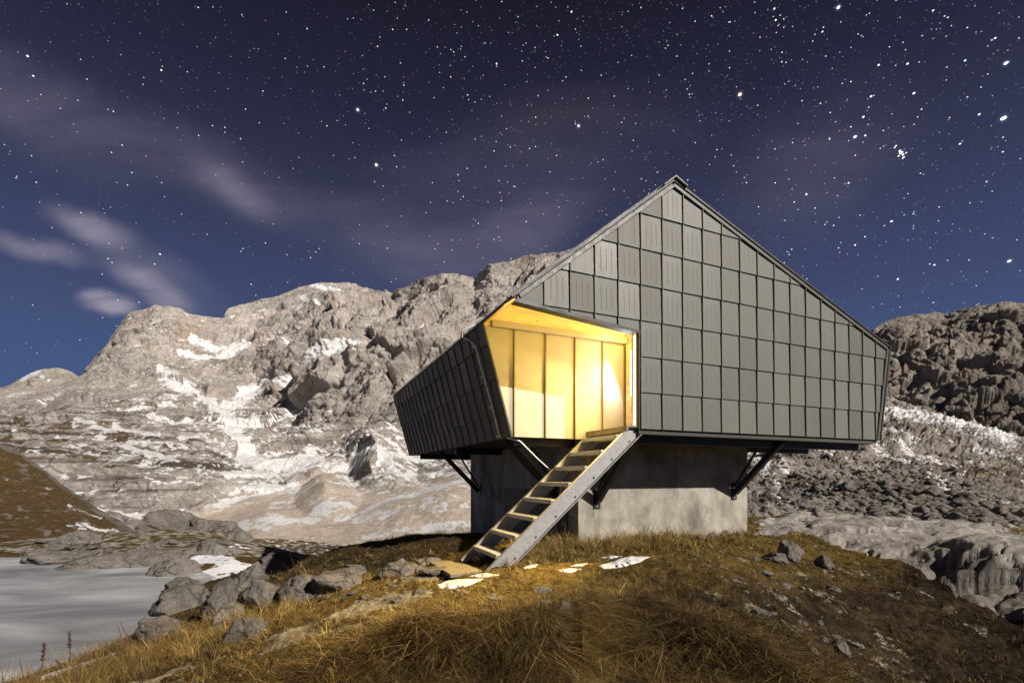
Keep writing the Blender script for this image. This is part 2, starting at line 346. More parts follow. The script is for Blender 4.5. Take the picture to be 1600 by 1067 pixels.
def base_h(x, y):
    out = np.empty(len(x))
    for i in range(0, len(x), 40000):
        X = x[i:i+40000]; Y = y[i:i+40000]
        out[i:i+40000] = _U((X[:, None]-cp[:, 0])**2+(Y[:, None]-cp[:, 1])**2)@_w[:_n]+_w[_n]+_w[_n+1]*X+_w[_n+2]*Y
    return np.clip(out, -13, 5)
def uv_of(x, y, z): yy = np.maximum(y, .5); return CX+x/yy*F, HZ-z/yy*F
SLAB = [(1175, 832), (1230, 800), (1330, 792), (1450, 808), (1620, 836), (1900, 870), (1900, 1010), (1620, 985), (1560, 960), (1490, 930), (1450, 895), (1400, 872), (1330, 860), (1260, 838)]
PATH = [(160, 1100), (330, 1042), (450, 1000), (560, 958), (640, 925), (700, 905)]
BANK1 = [(640, 962), (700, 955), (800, 958), (885, 962)]
BANK2 = [(905, 962), (940, 944), (1010, 938), (1080, 952), (1180, 985), (1240, 1040)]
def masks(x, y, z):
    u, v = uv_of(x, y, z); front = y > 1.0; p3 = np.c_[x, y, z*0]
    wob = fbm(p3*.9, 4)
    uu = u+wob*40; vv = v+wob*14
    slab = poly_soft(uu, vv, SLAB, 9)*front
    gravel = (1-sstep(7, 24, polyline_d(uu, vv, PATH, 1.6, 1)))*front*(.25+.75*sstep(-.3, .3, fbm(p3*1.6+21, 5)))
    gravel = np.maximum(gravel, .50*poly_soft(uu, vv, [(1060, 850), (1260, 835), (1420, 900), (1600, 1000), (1600, 1080), (1330, 1080), (1200, 990), (1080, 930)], 20)*sstep(.0, .35, fbm(p3*2.3+5, 4))*front)
    # dark brown turf plus painted lens vignette: banks, right slope, hollows by the lake
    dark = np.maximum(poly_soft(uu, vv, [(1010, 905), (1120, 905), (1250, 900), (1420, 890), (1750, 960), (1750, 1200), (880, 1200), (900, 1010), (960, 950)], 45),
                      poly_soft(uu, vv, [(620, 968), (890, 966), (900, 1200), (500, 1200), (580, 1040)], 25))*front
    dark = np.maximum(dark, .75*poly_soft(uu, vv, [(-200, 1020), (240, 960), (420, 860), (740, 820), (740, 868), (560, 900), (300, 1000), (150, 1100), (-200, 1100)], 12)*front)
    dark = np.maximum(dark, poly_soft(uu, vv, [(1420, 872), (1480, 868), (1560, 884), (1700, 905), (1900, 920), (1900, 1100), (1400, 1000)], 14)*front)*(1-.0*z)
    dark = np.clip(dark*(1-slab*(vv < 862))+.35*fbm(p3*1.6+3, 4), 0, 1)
    dark = np.maximum(dark, .70*sstep(990, 1062, vv)*front)  # bottom edge of the view darkened: vignette painted into the ground colour
    dark = np.where(front, np.maximum(dark, .55*poly_soft(uu, vv, [(-300, 1000), (300, 985), (520, 960), (600, 1000), (560, 1200), (-300, 1200)], 30)), .8)  # lower left corner darkened the same way, painted vignette
    snow = np.zeros(len(x))
    for pts, w in (([(300, 905), (350, 893), (372, 882)], 12), ([(290, 880), (330, 872), (372, 880)], 9), ([(0, 890), (60, 884)], 4), ([(330, 862), (380, 852)], 4), ([(60, 1060), (200, 1012), (260, 985)], 4)):
        snow = np.maximum(snow, (1-sstep(w*.6, w*1.4, polyline_d(uu, v, pts)))*front*.62)
    rock = slab
    far = sstep(20, 30, y)
    rock = np.maximum(rock, far*.45); rock = np.maximum(rock, .46*sstep(14.5, 18, y)*(x < -3))
    snow = np.maximum(snow, far*.36)
    return u, v, slab, gravel, dark, snow, rock
LIPX = [-2.3, -1.45, -1.0, -.6, .0, .50, .58, .64, .70, .99, 1.54, 1.95, 2.5, 3.2]
LIPY = [4.15, 4.62, 4.80, 4.88, 4.84, 4.90, 5.25, 5.30, 5.0, 5.42, 5.58, 5.32, 5.07, 4.5]
LIPA = [0, .22, .42, .50, .50, .50, .44, .44, .48, .52, .52, .46, .26, 0]
def bank_drop(x, y):
    t = np.interp(x, LIPX, LIPY)+.10*perlin(np.c_[x*2.3, y*.6, x*0+5])-y
    return np.interp(x, LIPX, LIPA)*sstep(0.0, .26, t)*(y > -1)
def ground_h(x, y):
    x = np.asarray(x, float); y = np.asarray(y, float)
    z = base_h(x, y); p = np.c_[x, y, np.zeros(len(x))]
    u, v = uv_of(x, y, z); front = y > 1.0
    wob = fbm(p*.9, 4); uu = u+wob*40; vv = v+wob*14
    slab = poly_soft(uu, vv, SLAB, 9)*front
    r = np.hypot(x, y)
    tus = fbm(p*2.6+4, 4, .55)
    lake = sstep(-2.4, -2.8, z)
    z = z + (.075+.10*sstep(6, 18, r))*fbm(p*.55+1, 5, .55)*(1-lake*.7) + (.05*tus + .018*perlin(p*11))*(1-slab)*(1-lake*.6)
    # tussocks roll over the bank
    bank = poly_soft(uu, vv, [(600, 950), (890, 948), (900, 930), (1020, 925), (1240, 980), (1300, 1100), (500, 1100)], 20)*front
    z = z + bank*(.11*np.clip(ridged(p*1.15+7, 2)-.45, -.3, 1))
    z = z-bank_drop(x, y)
    if slab.any():
        q = np.c_[x*.8+y*.3, y*1.2-x*.2, z*0]
        led = fbm(q*.6+2, 4); t = led*5; st = (np.floor(t)+sstep(.6, 1.0, t-np.floor(t)))/5
        wq = q+.25*np.c_[fbm(q*1.3, 3), fbm(q*1.3+9, 3), q[:, 2]]
        fa, ga = facet(np.c_[wq[:, 0]*.55, wq[:, 1]*.9, q[:, 2]], 7); fb, gb = facet(np.c_[wq[:, 0]*2.1, wq[:, 1]*2.6, q[:, 2]], 8)
        rough = slab*sstep(850, 876, vv-(u-1450)*.06)
        z = z + slab*(.26*st+.025*fbm(q*4, 5, .6)+.05*fa-.07*np.exp(-ga/.035)+.07)+rough*(.10*fb+.06*fa-.10*np.exp(-gb/.06)+.05*fbm(np.c_[x*5, y*5, x*0], 5, .65))+slab*(1-rough)*.014*fb
    z = z+sstep(18, 34, y)*(.55*ridged(p*.22+2, 5)-.2)*front
    return z
degs = np.concatenate([np.linspace(-180, -60, 50)[:-1], np.linspace(-60, 60, 960), np.linspace(60, 180, 50)[1:]])
rad = np.concatenate([np.linspace(.4, 2.6, 12)[:-1], np.exp(np.linspace(math.log(2.6), math.log(62), 560))])
TH, RR = np.meshgrid(np.radians(degs), rad); gx = (RR*np.sin(TH)).ravel(); gy = (RR*np.cos(TH)).ravel()
gz = ground_h(gx, gy)
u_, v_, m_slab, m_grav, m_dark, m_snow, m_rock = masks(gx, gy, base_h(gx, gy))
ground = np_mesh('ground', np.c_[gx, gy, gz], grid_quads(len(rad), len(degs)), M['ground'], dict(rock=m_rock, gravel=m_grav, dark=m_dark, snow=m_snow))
tag(ground, 'brown and yellow alpine turf with pale rock around the hut', kind='structure')
def gh1(x, y): return float(ground_h(np.array([x]), np.array([y]))[0])

def on_ground(u, v, y0=3.2, y1=30):
    yy = np.linspace(y0, y1, 900); xx = (u-CX)/F*yy; h = ground_h(xx, yy); hit = np.nonzero((HZ-v)/F*yy <= h)[0]
    y = float(yy[hit[0]]) if len(hit) else 8.0; return Vector(((u-CX)/F*y, y, gh1((u-CX)/F*y, y)))
# frozen lake: a flat sheet below the shore, cut by the ground that rises through it
lx, ly = np.meshgrid(np.linspace(-34, -3.5, 220), np.linspace(3.5, 24, 180)); lx = lx.ravel(); ly = ly.ravel()
lp = np.c_[lx, ly, lx*0]
lz = LAKE+.05*fbm(lp*.22+2, 3)+.012*fbm(lp*1.5, 3)
bz = base_h(lx, ly); lsnow = sstep(LAKE-.22, LAKE-.02, bz)*.42+.25*sstep(.15, .5, fbm(lp*np.array([.25, .7, 1])+3, 3))
lu, lv = uv_of(lx, ly, lx*0+LAKE); lk = poly_soft(lu, lv, [(-900, 870), (130, 872), (300, 876), (385, 884), (420, 930), (350, 1000), (200, 1090), (0, 1300), (-900, 1300)], 6) > .3
lq = grid_quads(180, 220); lq = lq[lk[lq].all(1)]
lake = np_mesh('lake', np.c_[lx, ly, lz], lq, M['ice'], dict(snow=lsnow))
tag(lake, 'grey snow dusted ice of the frozen lake', kind='structure')

# ------------------------------------------------------------------ mountains: sheets lofted between ridge and foot lines, each at its own distance
def loft(curves, u0, u1, nc, rows, blur=6):
    """curves from the foot upwards: lists of (u, v, depth); returns grids of u, v, depth"""
    uu = np.linspace(u0, u1, nc)
    vs = []; ys = []
    for cu in curves:
        a = np.array(cu, float); vs.append(np.interp(uu, a[:, 0], a[:, 1])); ys.append(np.interp(uu, a[:, 0], np.log(a[:, 2])))
    V = []; Y = []
    for i in range(len(curves)-1):
        n = rows[i]
        for k in range(n):
            t = k/n; V.append(vs[i]*(1-t)+vs[i+1]*t); Y.append(ys[i]*(1-t)+ys[i+1]*t)
    V.append(vs[-1]); Y.append(ys[-1]); V = np.array(V); Y = np.array(Y)
    for _ in range(blur):
        V[1:-1] = .25*V[:-2]+.5*V[1:-1]+.25*V[2:]; Y[1:-1] = .25*Y[:-2]+.5*Y[1:-1]+.25*Y[2:]
        Y[:, 1:-1] = .25*Y[:, :-2]+.5*Y[:, 1:-1]+.25*Y[:, 2:]
    return np.tile(uu, (len(V), 1)), V, np.exp(Y)
def normals(P):
    du = np.gradient(P, axis=1); dv = np.gradient(P, axis=0); n = np.cross(du, dv); n /= np.linalg.norm(n, axis=2)[..., None]+1e-9
    flip = (n*P).sum(2) > 0; n[flip] *= -1; return n
def to_world(U, V, Y): return np.stack([(U-CX)/F*Y, Y, (HZ-V)/F*Y], -1)
def smooth_n(N, k):
    for _ in range(k):
        N[1:-1] = .25*N[:-2]+.5*N[1:-1]+.25*N[2:]; N[:, 1:-1] = .25*N[:, :-2]+.5*N[:, 1:-1]+.25*N[:, 2:]
    return N/np.linalg.norm(N, axis=2)[..., None]
def soft(d, sh, k=2):
    D = d.reshape(sh[:2]).copy()
    for _ in range(k):
        D[1:-1] = .25*D[:-2]+.5*D[1:-1]+.25*D[2:]; D[:, 1:-1] = .25*D[:, :-2]+.5*D[:, 1:-1]+.25*D[:, 2:]
    return D.ravel()
def streaks(u, v, lines, wob):
    s = np.zeros(len(u))
    for pts, w, st in lines: s = np.maximum(s, st*(1-sstep(w*.35, w*1.5, polyline_d(u+wob*14, v+wob*9, pts))))
    return s

# main mountain
sky_main = [(-300, 640, 900), (100, 600, 800), (133, 588, 760), (150, 560, 750), (170, 535, 740), (190, 505, 730), (205, 490, 720), (240, 476, 700), (265, 477, 700), (300, 490, 720), (349, 496, 760), (357, 480, 800), (400, 469, 840), (440, 460, 860),
            (470, 447, 870), (500, 440, 870), (545, 441, 860), (575, 450, 840), (600, 456, 800), (620, 456, 740), (640, 446, 680), (665, 432, 620), (690, 426, 590), (720, 428, 580), (742, 436, 570), (752, 424, 560), (765, 411, 540), (800, 406, 530), (830, 401, 520), (870, 394, 510), (895, 387, 500), (930, 394, 500), (980, 425, 490), (1050, 490, 480), (1120, 575, 460), (1200, 690, 430), (1450, 720, 400)]
C0 = [(-300, 850, 120), (0, 850, 130), (220, 860, 145), (300, 862, 150), (450, 864, 155), (700, 862, 150), (900, 862, 150), (1450, 862, 150)]
C1 = [(-300, 760, 170), (0, 770, 180), (100, 790, 190), (200, 822, 190), (290, 822, 200), (350, 795, 230), (450, 775, 240), (520, 770, 240), (600, 775, 220), (740, 760, 200), (1450, 760, 200)]
C1b = [(-300, 690, 185), (0, 705, 195), (100, 715, 205), (200, 735, 205), (290, 742, 215), (350, 742, 250), (450, 735, 290), (520, 725, 300), (600, 730, 280), (740, 712, 260), (1450, 700, 260)]
C2 = [(-300, 670, 420), (0, 655, 420), (110, 610, 430), (200, 615, 430), (300, 622, 430), (350, 640, 430), (400, 650, 420), (450, 680, 360), (520, 670, 350), (620, 655, 340), (740, 640, 330), (1450, 650, 330)]
C2b = [(-300, 660, 600), (100, 602, 600), (140, 580, 600), (200, 565, 590), (300, 575, 600), (350, 585, 600), (400, 590, 600), (455, 590, 480), (500, 565, 430), (560, 540, 400), (620, 535, 390), (740, 520, 390), (1450, 600, 390)]
C4 = [(a, b+70, y*1.35) for a, b, y in sky_main]
U, V, Y = loft([C0, C1, C1b, C2, C2b, sky_main, C4], -250, 1200, 1150, [50, 80, 100, 110, 150, 20], 5)
P = to_world(U, V, Y); N = smooth_n(normals(P), 25); sh = P.shape
p = P.reshape(-1, 3); u = U.ravel(); v = V.ravel()
skyv = np.interp(u, [q[0] for q in sky_main], [q[1] for q in sky_main]); ds = v-skyv
row = np.repeat(np.arange(sh[0]), sh[1])
edge = .30+.70*sstep(0, 45, ds)
warp = np.c_[fbm(p/90+3, 3), fbm(p/90+31, 3), fbm(p/90+57, 3)]*26
pw = p+warp
scl = np.clip(Y.ravel()/500, .25, 1.6)
craggy = sstep(390, 470, u+(v-600)*.6)*sstep(745, 690, v)           # the rough dark crag in the middle
buttress = sstep(370, 300, u)*sstep(640, 600, v)
cliff = poly_soft(u, v, [(-300, 690), (110, 640), (340, 650), (360, 740), (340, 800), (200, 825), (-300, 790)], 30)
scr = poly_soft(u, v, [(230, 835), (350, 785), (470, 755), (600, 765), (760, 735), (760, 900), (200, 900)], 12)
tl = np.c_[p[:, 0]*.8+p[:, 2]*.6, p[:, 1], p[:, 2]*.8-p[:, 0]*.6]+warp*.6       # beds dip down to the left
r1 = ridged(pw/np.array([80, 80, 120]), 7, .52); r2 = ridged(tl/np.array([48, 30, 20])+11, 6, .58); r3 = fbm(pw/np.array([9, 9, 7])+5, 6, .65); r4 = ridged(tl/np.array([16, 11, 7])+23, 4, .6)
rough = .45+.70*craggy+.25*buttress
fa, ga = facet(tl/np.array([72, 60, 40]), 1); fb, gb = facet((pw*.6+tl*.4)/np.array([19, 19, 13]), 2); fc, gc_ = facet((p+warp*.35)/np.array([7.5, 7.5, 5.0]), 3)
tb_ = (tl[:, 2]/15+fbm(tl/70, 3)); tb_ = tb_-np.floor(tb_)
gul = np.abs(perlin(tl/np.array([110, 42, 34])+3))+.25*np.abs(perlin(tl/np.array([40, 18, 14])+9)); gulm = np.exp(-(gul/.075)**2)
d = (r1-.42)*19*rough-(np.clip(r2, 0, 1)**1.6-.25)*3.5*(.3+.6*craggy)+r3*1.9-gulm*5.5*(.25+.75*craggy)
d = d+fa*17*(.45+.40*craggy)+fb*3.0*(.55+.45*craggy)+fc*1.2-2.0*np.exp(-ga/.04)*(.3+.8*craggy)-.7*np.exp(-gb/.06)+(.15+craggy)*(4.0*sstep(.0, .35, tb_)-4.0*tb_)
# moraine cones in the scree basin
for cu, cv_, ru, rv, am in ((512, 782, 52, 36, 17), (598, 722, 55, 45, 18), (640, 802, 85, 26, 12), (420, 818, 70, 24, 9), (705, 792, 60, 40, 11)):
    d = d+am*np.clip(1-np.sqrt(((u-cu)/ru)**2+((v-cv_)/rv)**2), 0, 1)/np.clip(scl*(1-.86*scr), .12, 2)
bench_g = poly_soft(u, v, [(340, 640), (560, 650), (760, 690), (760, 770), (360, 770)], 25)
zs = (p[:, 2]+.10*p[:, 0]+7*fbm(p/60+9, 4))
per = 7.0; t = zs/per; fr = t-np.floor(t); stair = (sstep(.0, .35, fr)-fr)
per2 = 2.6; t2 = zs/per2+2*fbm(p/25, 3); fr2 = t2-np.floor(t2); stair2 = (sstep(.0, .4, fr2)-fr2)
d = d+(cliff*4.4+.45+bench_g*1.6)*stair*1.1+(cliff*1.7+.2+bench_g*.5)*stair2*1.2
d = soft(d*scl*edge*(1-.86*scr), sh, 1)
fine_d = ridged(tl/np.array([11, 8, 5])+3, 5, .62)**1.5-.3; fine_n = fbm(pw/3.4, 4, .72)
d = d+(-fine_d*3.0*(.35+.65*craggy)+fine_n*1.5-1.0*np.exp(-gc_/.07)*(.3+.7*craggy))*scl*(.4+.6*edge)*(1-.9*scr)
D_ = d.reshape(sh[:2]).copy()
for _ in range(14): D_[1:-1] = .25*D_[:-2]+.5*D_[1:-1]+.25*D_[2:]; D_[:, 1:-1] = .25*D_[:, :-2]+.5*D_[:, 1:-1]+.25*D_[:, 2:]
hollow = np.clip((D_.ravel()-d)/np.maximum(scl, .3), -4, 4)
P2 = (p+N.reshape(-1, 3)*d[:, None])
N2 = normals(P2.reshape(sh)).reshape(-1, 3)
wob = fbm(np.c_[u/60, v/25, u*0], 5, .6)
sn_lines = [([(556, 545), (520, 560), (470, 585), (410, 608), (350, 640)], 11, 1.0), ([(285, 548), (330, 552), (388, 540)], 8, .95), ([(300, 525), (340, 535), (380, 530)], 5, .8), ([(255, 592), (300, 610), (330, 640), (352, 655)], 10, .95),
            ([(350, 650), (372, 690), (405, 720)], 14, 1.0), ([(380, 712), (440, 722), (500, 722)], 13, .95), ([(375, 668), (430, 655), (480, 640)], 6, .85), ([(180, 668), (215, 680), (248, 690)], 4, .9), ([(120, 655), (170, 672)], 3, .8), ([(178, 702), (215, 715), (250, 718)], 4, .85), ([(230, 745), (330, 760)], 3, .6),
            ([(350, 742), (450, 742), (600, 738), (700, 700)], 5, .8), ([(330, 790), (385, 768), (460, 760)], 8, .9), ([(300, 838), (450, 822), (545, 796)], 7, .95), ([(560, 812), (610, 782), (735, 748)], 7, 1.0), ([(420, 790), (500, 768)], 6, .9), ([(600, 745), (735, 765)], 4, .75), ([(640, 690), (735, 680)], 5, .8), ([(480, 705), (560, 712)], 5, .85),
            ([(486, 446), (530, 452)], 4, .85), ([(470, 465), (500, 478)], 3, .7), ([(525, 462), (560, 475)], 4, .7), ([(400, 520), (450, 535)], 3, .65), ([(660, 518), (672, 526)], 6, .8), ([(360, 495), (410, 482)], 3, .6), ([(560, 545), (600, 540)], 2, .6), ([(150, 795), (220, 815)], 3, .6), ([(570, 815), (730, 800)], 5, .7), ([(560, 838), (735, 822)], 5, .7)]
bench = poly_soft(u, v, [(100, 640), (350, 590), (560, 640), (760, 680), (760, 840), (360, 840), (300, 760), (80, 720)], 30)
hs = fbm(np.c_[u/55, (v+.12*u)/9, u*0+4], 6, .65); hf = fbm(np.c_[u/14+.1*v, (v+.25*u)/4.5, u*0+14], 5, .65)
core = streaks(u, v, sn_lines, wob)
ledge = np.exp(-((fr-.62)/.22)**2)*.5+np.exp(-((fr2-.6)/.25)**2)*.5
snow = np.where(core > .02, .22+.68*core+.32*hf, 0)
snow = np.maximum(snow, bench*np.clip(.37+.70*hs+.30*hf+.16*ledge, 0, .85))
snow = np.maximum(snow, bench_g*np.clip(.35+.42*ledge+.45*hs+.25*hf, 0, .9))
snow = np.maximum(snow*(1-.25*scr), scr*np.clip(.20+.75*hs+.3*hf, 0, .85))
snow = np.maximum(snow, .17+.55*sstep(.12, .8, hs)*sstep(430, 560, v)+.32*hf+.14*ledge*(1-craggy)+.06*sstep(620, 480, u))
snow = snow+.05*hollow+.10*gulm-.40*sstep(.34, .06, N2[:, 2])*(1-scr)-.10*craggy
turf = poly_soft(u, v, [(-300, 690), (120, 620), (260, 625), (330, 690), (350, 740), (200, 745), (100, 735), (-300, 730)], 25)*.58*sstep(-.4, .3, fbm(np.c_[u/40, v/10, u*0+8], 4))
turf = turf-.3*sstep(.4, .1, N2[:, 2])
mt = np_mesh('mountain', P2, grid_quads(*sh[:2]), M['mountain'], dict(snow=snow, turf=turf, pale=scr, cliff=np.clip(cliff+.35*bench_g+.12, 0, 1)))
tag(mt, 'pale limestone mountain with snow gullies behind the hut', kind='structure')

# distant peak, far left
skf = [(-400, 640, 1900), (-150, 625, 1850), (0, 607, 1800), (30, 592, 1800), (60, 577, 1800), (90, 574, 1800), (110, 580, 1800), (128, 592, 1800), (200, 640, 1800), (320, 700, 1800)]
U, V, Y = loft([[(-400, 780, 900), (320, 780, 900)], skf, [(a, b+40, y*1.3) for a, b, y in skf]], -380, 320, 300, [120, 15], 3)
P = to_world(U, V, Y); N = smooth_n(normals(P), 12); p = P.reshape(-1, 3); u = U.ravel(); v = V.ravel()
ds = v-np.interp(u, [q[0] for q in skf], [q[1] for q in skf])
d = ((ridged(p/260+4, 6, .55)-.42)*90+fbm(p/40, 4)*9)*(.25+.75*sstep(0, 30, ds))
P2 = p+N.reshape(-1, 3)*d[:, None]
wob = fbm(np.c_[u/40, v/20, u*0], 4)
snow = np.maximum(.15+.6*streaks(u, v, [([(40, 655), (75, 640), (120, 620)], 6, 1.0), ([(30, 590), (60, 582)], 4, .8), ([(70, 630), (90, 600)], 2, .7), ([(0, 640), (60, 660)], 9, .7)], wob), .16+.5*fbm(np.c_[u/30, v/12, u*0], 5))
fm = np_mesh('mountain', P2, grid_quads(*P.shape[:2]), M['far'], dict(snow=snow, turf=snow*0)); tag(fm, 'small distant rounded peak at the far left', kind='structure')

# right-hand mountain
skr = [(900, 735, 330), (1200, 650, 320), (1320, 555, 300), (1365, 516, 290), (1385, 503, 290), (1405, 495, 290), (1430, 491, 290), (1455, 490, 290), (1482, 491, 285), (1500, 484, 280), (1525, 477, 275), (1550, 474, 270), (1575, 471, 265), (1600, 472, 262), (1700, 478, 255), (1800, 470, 250), (2100, 500, 240)]
r0 = [(900, 700, 190), (1200, 670, 185), (1380, 640, 180), (1430, 640, 175), (1500, 655, 165), (1560, 680, 150), (1600, 700, 140), (1800, 720, 120), (2100, 720, 110)]
U, V, Y = loft([[(a, b+40, y*.85) for a, b, y in r0], r0, skr, [(a, b+60, y*1.3) for a, b, y in skr]], 950, 2050, 760, [40, 260, 18], 4)
P = to_world(U, V, Y); N = smooth_n(normals(P), 20); sh = P.shape; p = P.reshape(-1, 3); u = U.ravel(); v = V.ravel()
ds = v-np.interp(u, [q[0] for q in skr], [q[1] for q in skr])
pw = p+np.c_[fbm(p/30+3, 3), fbm(p/30+31, 3), fbm(p/30+57, 3)]*9
fa, ga = facet(pw/np.array([22, 22, 17]), 4); fb, gb = facet((p*.6+pw*.4)/np.array([8.5, 8.5, 6.5]), 5); fc, gc_ = facet((p*.7+pw*.3)/3.2, 6)
d = ((ridged(pw/np.array([40, 40, 55]), 5, .5)-.42)*9-(ridged(pw/np.array([17, 17, 14])+8, 6, .58)**1.5-.28)*3.0+fa*5.5+fb*2.2+fc*.8-2.0*np.exp(-ga/.06)-.9*np.exp(-gb/.06)+fbm(pw/3.2, 5, .65)*.8)*(.35+.65*sstep(0, 35, ds))
d = soft(d, sh, 1)
d = d+(fbm(p/1.9, 4, .72)*.75-(ridged(pw/np.array([4.5, 4.5, 3])+3, 4, .62)**1.5-.3)*1.2-.5*np.exp(-gc_/.07))*(.35+.65*sstep(0, 35, ds))
P2 = p+N.reshape(-1, 3)*d[:, None]; N2 = normals(P2.reshape(sh)).reshape(-1, 3)
snow = .02+.35*fbm(np.c_[u/30, v/10, u*0], 4)+.45*sstep(600, 690, v)*np.clip(fbm(np.c_[u/25, v/18, u*0+6], 4)+.3, 0, 1)-.3*sstep(.45, .15, N2[:, 2])
rm = np_mesh('mountain', P2, grid_quads(*sh[:2]), M['rightmtn'], dict(snow=snow, turf=snow*0)); tag(rm, 'dark craggy mountain right of the hut', kind='structure')

# scree and rubble slope below it
q0 = [(700, 850, 24), (1100, 850, 24), (1180, 848, 24), (1260, 838, 24), (1400, 838, 24), (1600, 860, 22), (1900, 880, 20), (2100, 890, 19)]
q1 = [(700, 760, 60), (1100, 775, 60), (1180, 790, 48), (1240, 800, 42), (1300, 790, 42), (1400, 785, 42), (1500, 790, 40), (1600, 805, 38), (2100, 830, 32)]
q2 = [(700, 720, 110), (1180, 710, 95), (1280, 705, 90), (1400, 705, 90), (1500, 720, 85), (1600, 740, 75), (2100, 770, 60)]
q3 = [(700, 690, 190), (1180, 672, 190), (1380, 628, 195), (1430, 632, 190), (1500, 650, 175), (1560, 672, 162), (1600, 692, 150), (1800, 715, 125), (2100, 718, 118)]
U, V, Y = loft([q0, q1, q2, q3], 1020, 2050, 700, [90, 150, 130], 5)
P = to_world(U, V, Y); N = smooth_n(normals(P), 20); sh = P.shape; p = P.reshape(-1, 3); u = U.ravel(); v = V.ravel()
def scree_d(p):
    s = np.clip(p[:, 1]/60, .35, 2.2)
    return (fbm(p/14+3, 4)*2.0+(ridged(p/5+1, 4, .6)-.5)*1.0+np.abs(fbm(p/1.7, 5, .65))*.85+fbm(p/.6, 3)*.12)*s
P2 = p+N.reshape(-1, 3)*scree_d(p)[:, None]; SC_P = P2.copy(); SC_N = N.reshape(-1, 3); SC_U = u; SC_V = v
wob = fbm(np.c_[u/50, v/22, u*0], 5, .6)
rs = [([(1380, 650), (1425, 648), (1470, 660), (1520, 672), (1575, 692)], 12, 1.0), ([(1395, 690), (1440, 715), (1475, 728), (1500, 735)], 7, .9), ([(1330, 690), (1400, 715), (1450, 732)], 5, .85), ([(1178, 700), (1190, 740), (1215, 775), (1240, 806)], 12, 1.0), ([(1210, 690), (1260, 700), (1330, 720)], 6, .7), ([(1450, 750), (1500, 772), (1570, 790)], 7, .9), ([(1480, 690), (1540, 715), (1590, 722)], 6, .8), ([(1175, 720), (1230, 740)], 8, .8), ([(1165, 838), (1230, 832)], 10, .85), ([(1380, 672), (1430, 690)], 6, .8)]
hf = fbm(np.c_[u/12, (v-.4*u)/5, u*0+5], 5, .65)
core = streaks(u, v, rs, wob)
snow = np.maximum(np.where(core > .02, .10+.53*core+.33*hf, 0), .22+.62*fbm(np.c_[u/22, (v-.35*u)/8, u*0+2], 5, .62)*sstep(845, 740, v)+.26*hf)
turf = poly_soft(u, v, [(1420, 700), (1500, 720), (1560, 720), (1620, 740), (1620, 770), (1500, 760), (1440, 740)], 25)*.55
sc = np_mesh('scree', P2, grid_quads(*sh[:2]), M['scree'], dict(snow=snow, turf=turf)); tag(sc, 'grey rubble slope with snow streaks right of the hut', kind='structure')

# brown hillside at the left, beyond the lake
hk = [(-500, 560, 60), (-250, 630, 58), (-60, 672, 56), (0, 692, 54), (30, 705, 53), (60, 726, 52), (100, 758, 49), (150, 792, 45), (200, 822, 42), (235, 842, 40), (300, 870, 38)]
h0 = [(-500, 900, 15), (-250, 895, 15.5), (0, 884, 16.8), (60, 880, 18), (120, 874, 20), (200, 868, 26), (300, 874, 30)]
h1 = [(-500, 760, 36), (-250, 770, 35), (0, 790, 34), (60, 800, 34), (120, 818, 34), (200, 842, 35), (300, 872, 34)]
U, V, Y = loft([h0, h1, hk, [(a, b+30, y*1.25) for a, b, y in hk]], -480, 290, 420, [110, 150, 15], 4)
P = to_world(U, V, Y); N = smooth_n(normals(P), 15); sh = P.shape; p = P.reshape(-1, 3); u = U.ravel(); v = V.ravel()
d = fbm(p/6, 5, .55)*.55+(ridged(p/2.2, 4, .55)-.5)*.22+np.abs(fbm(p/.7, 4))*.14
P2 = p+N.reshape(-1, 3)*(d*(.5+.5*sstep(0, 25, v-np.interp(u, [q[0] for q in hk], [q[1] for q in hk]))))[:, None]
wob = fbm(np.c_[u/40, v/18, u*0], 4)
dk = v-np.interp(u, [q[0] for q in hk], [q[1] for q in hk])
snow = streaks(u, v, [([(108, 788), (130, 796), (155, 806)], 3, .9), ([(125, 822), (160, 830), (196, 838)], 6, 1.0), ([(105, 826), (130, 832)], 4, .9), ([(66, 762), (82, 768)], 3, .8), ([(0, 745), (20, 755)], 2, .6)], wob)*.7-.1
turf = .70-.50*(1-sstep(2, 9, dk))-.65*sstep(.15, .55, fbm(np.c_[u/25, v/8, u*0+3], 4))
hl = np_mesh('hill', P2, grid_quads(*sh[:2]), M['hill'], dict(snow=snow, turf=turf)); tag(hl, 'brown grassy hillside beyond the frozen lake', kind='structure')

# low country all round, under everything
n = 96; vv = [(0, 0, -32)]; ff = []
for k in range(n):
    a = 2*math.pi*k/n; vv.append((45*math.cos(a), 45*math.sin(a), -30)); vv.append((6000*math.cos(a), 6000*math.sin(a), -60))
for k in range(n):
    j = (k+1) % n; ff += [(0, 1+2*k, 1+2*j), (1+2*k, 2+2*k, 2+2*j, 1+2*j)]
me = bpy.data.meshes.new('terrain'); me.from_pydata(vv, [], ff); tag(link('terrain', me, M['scree']), 'stony valley floor', kind='structure')

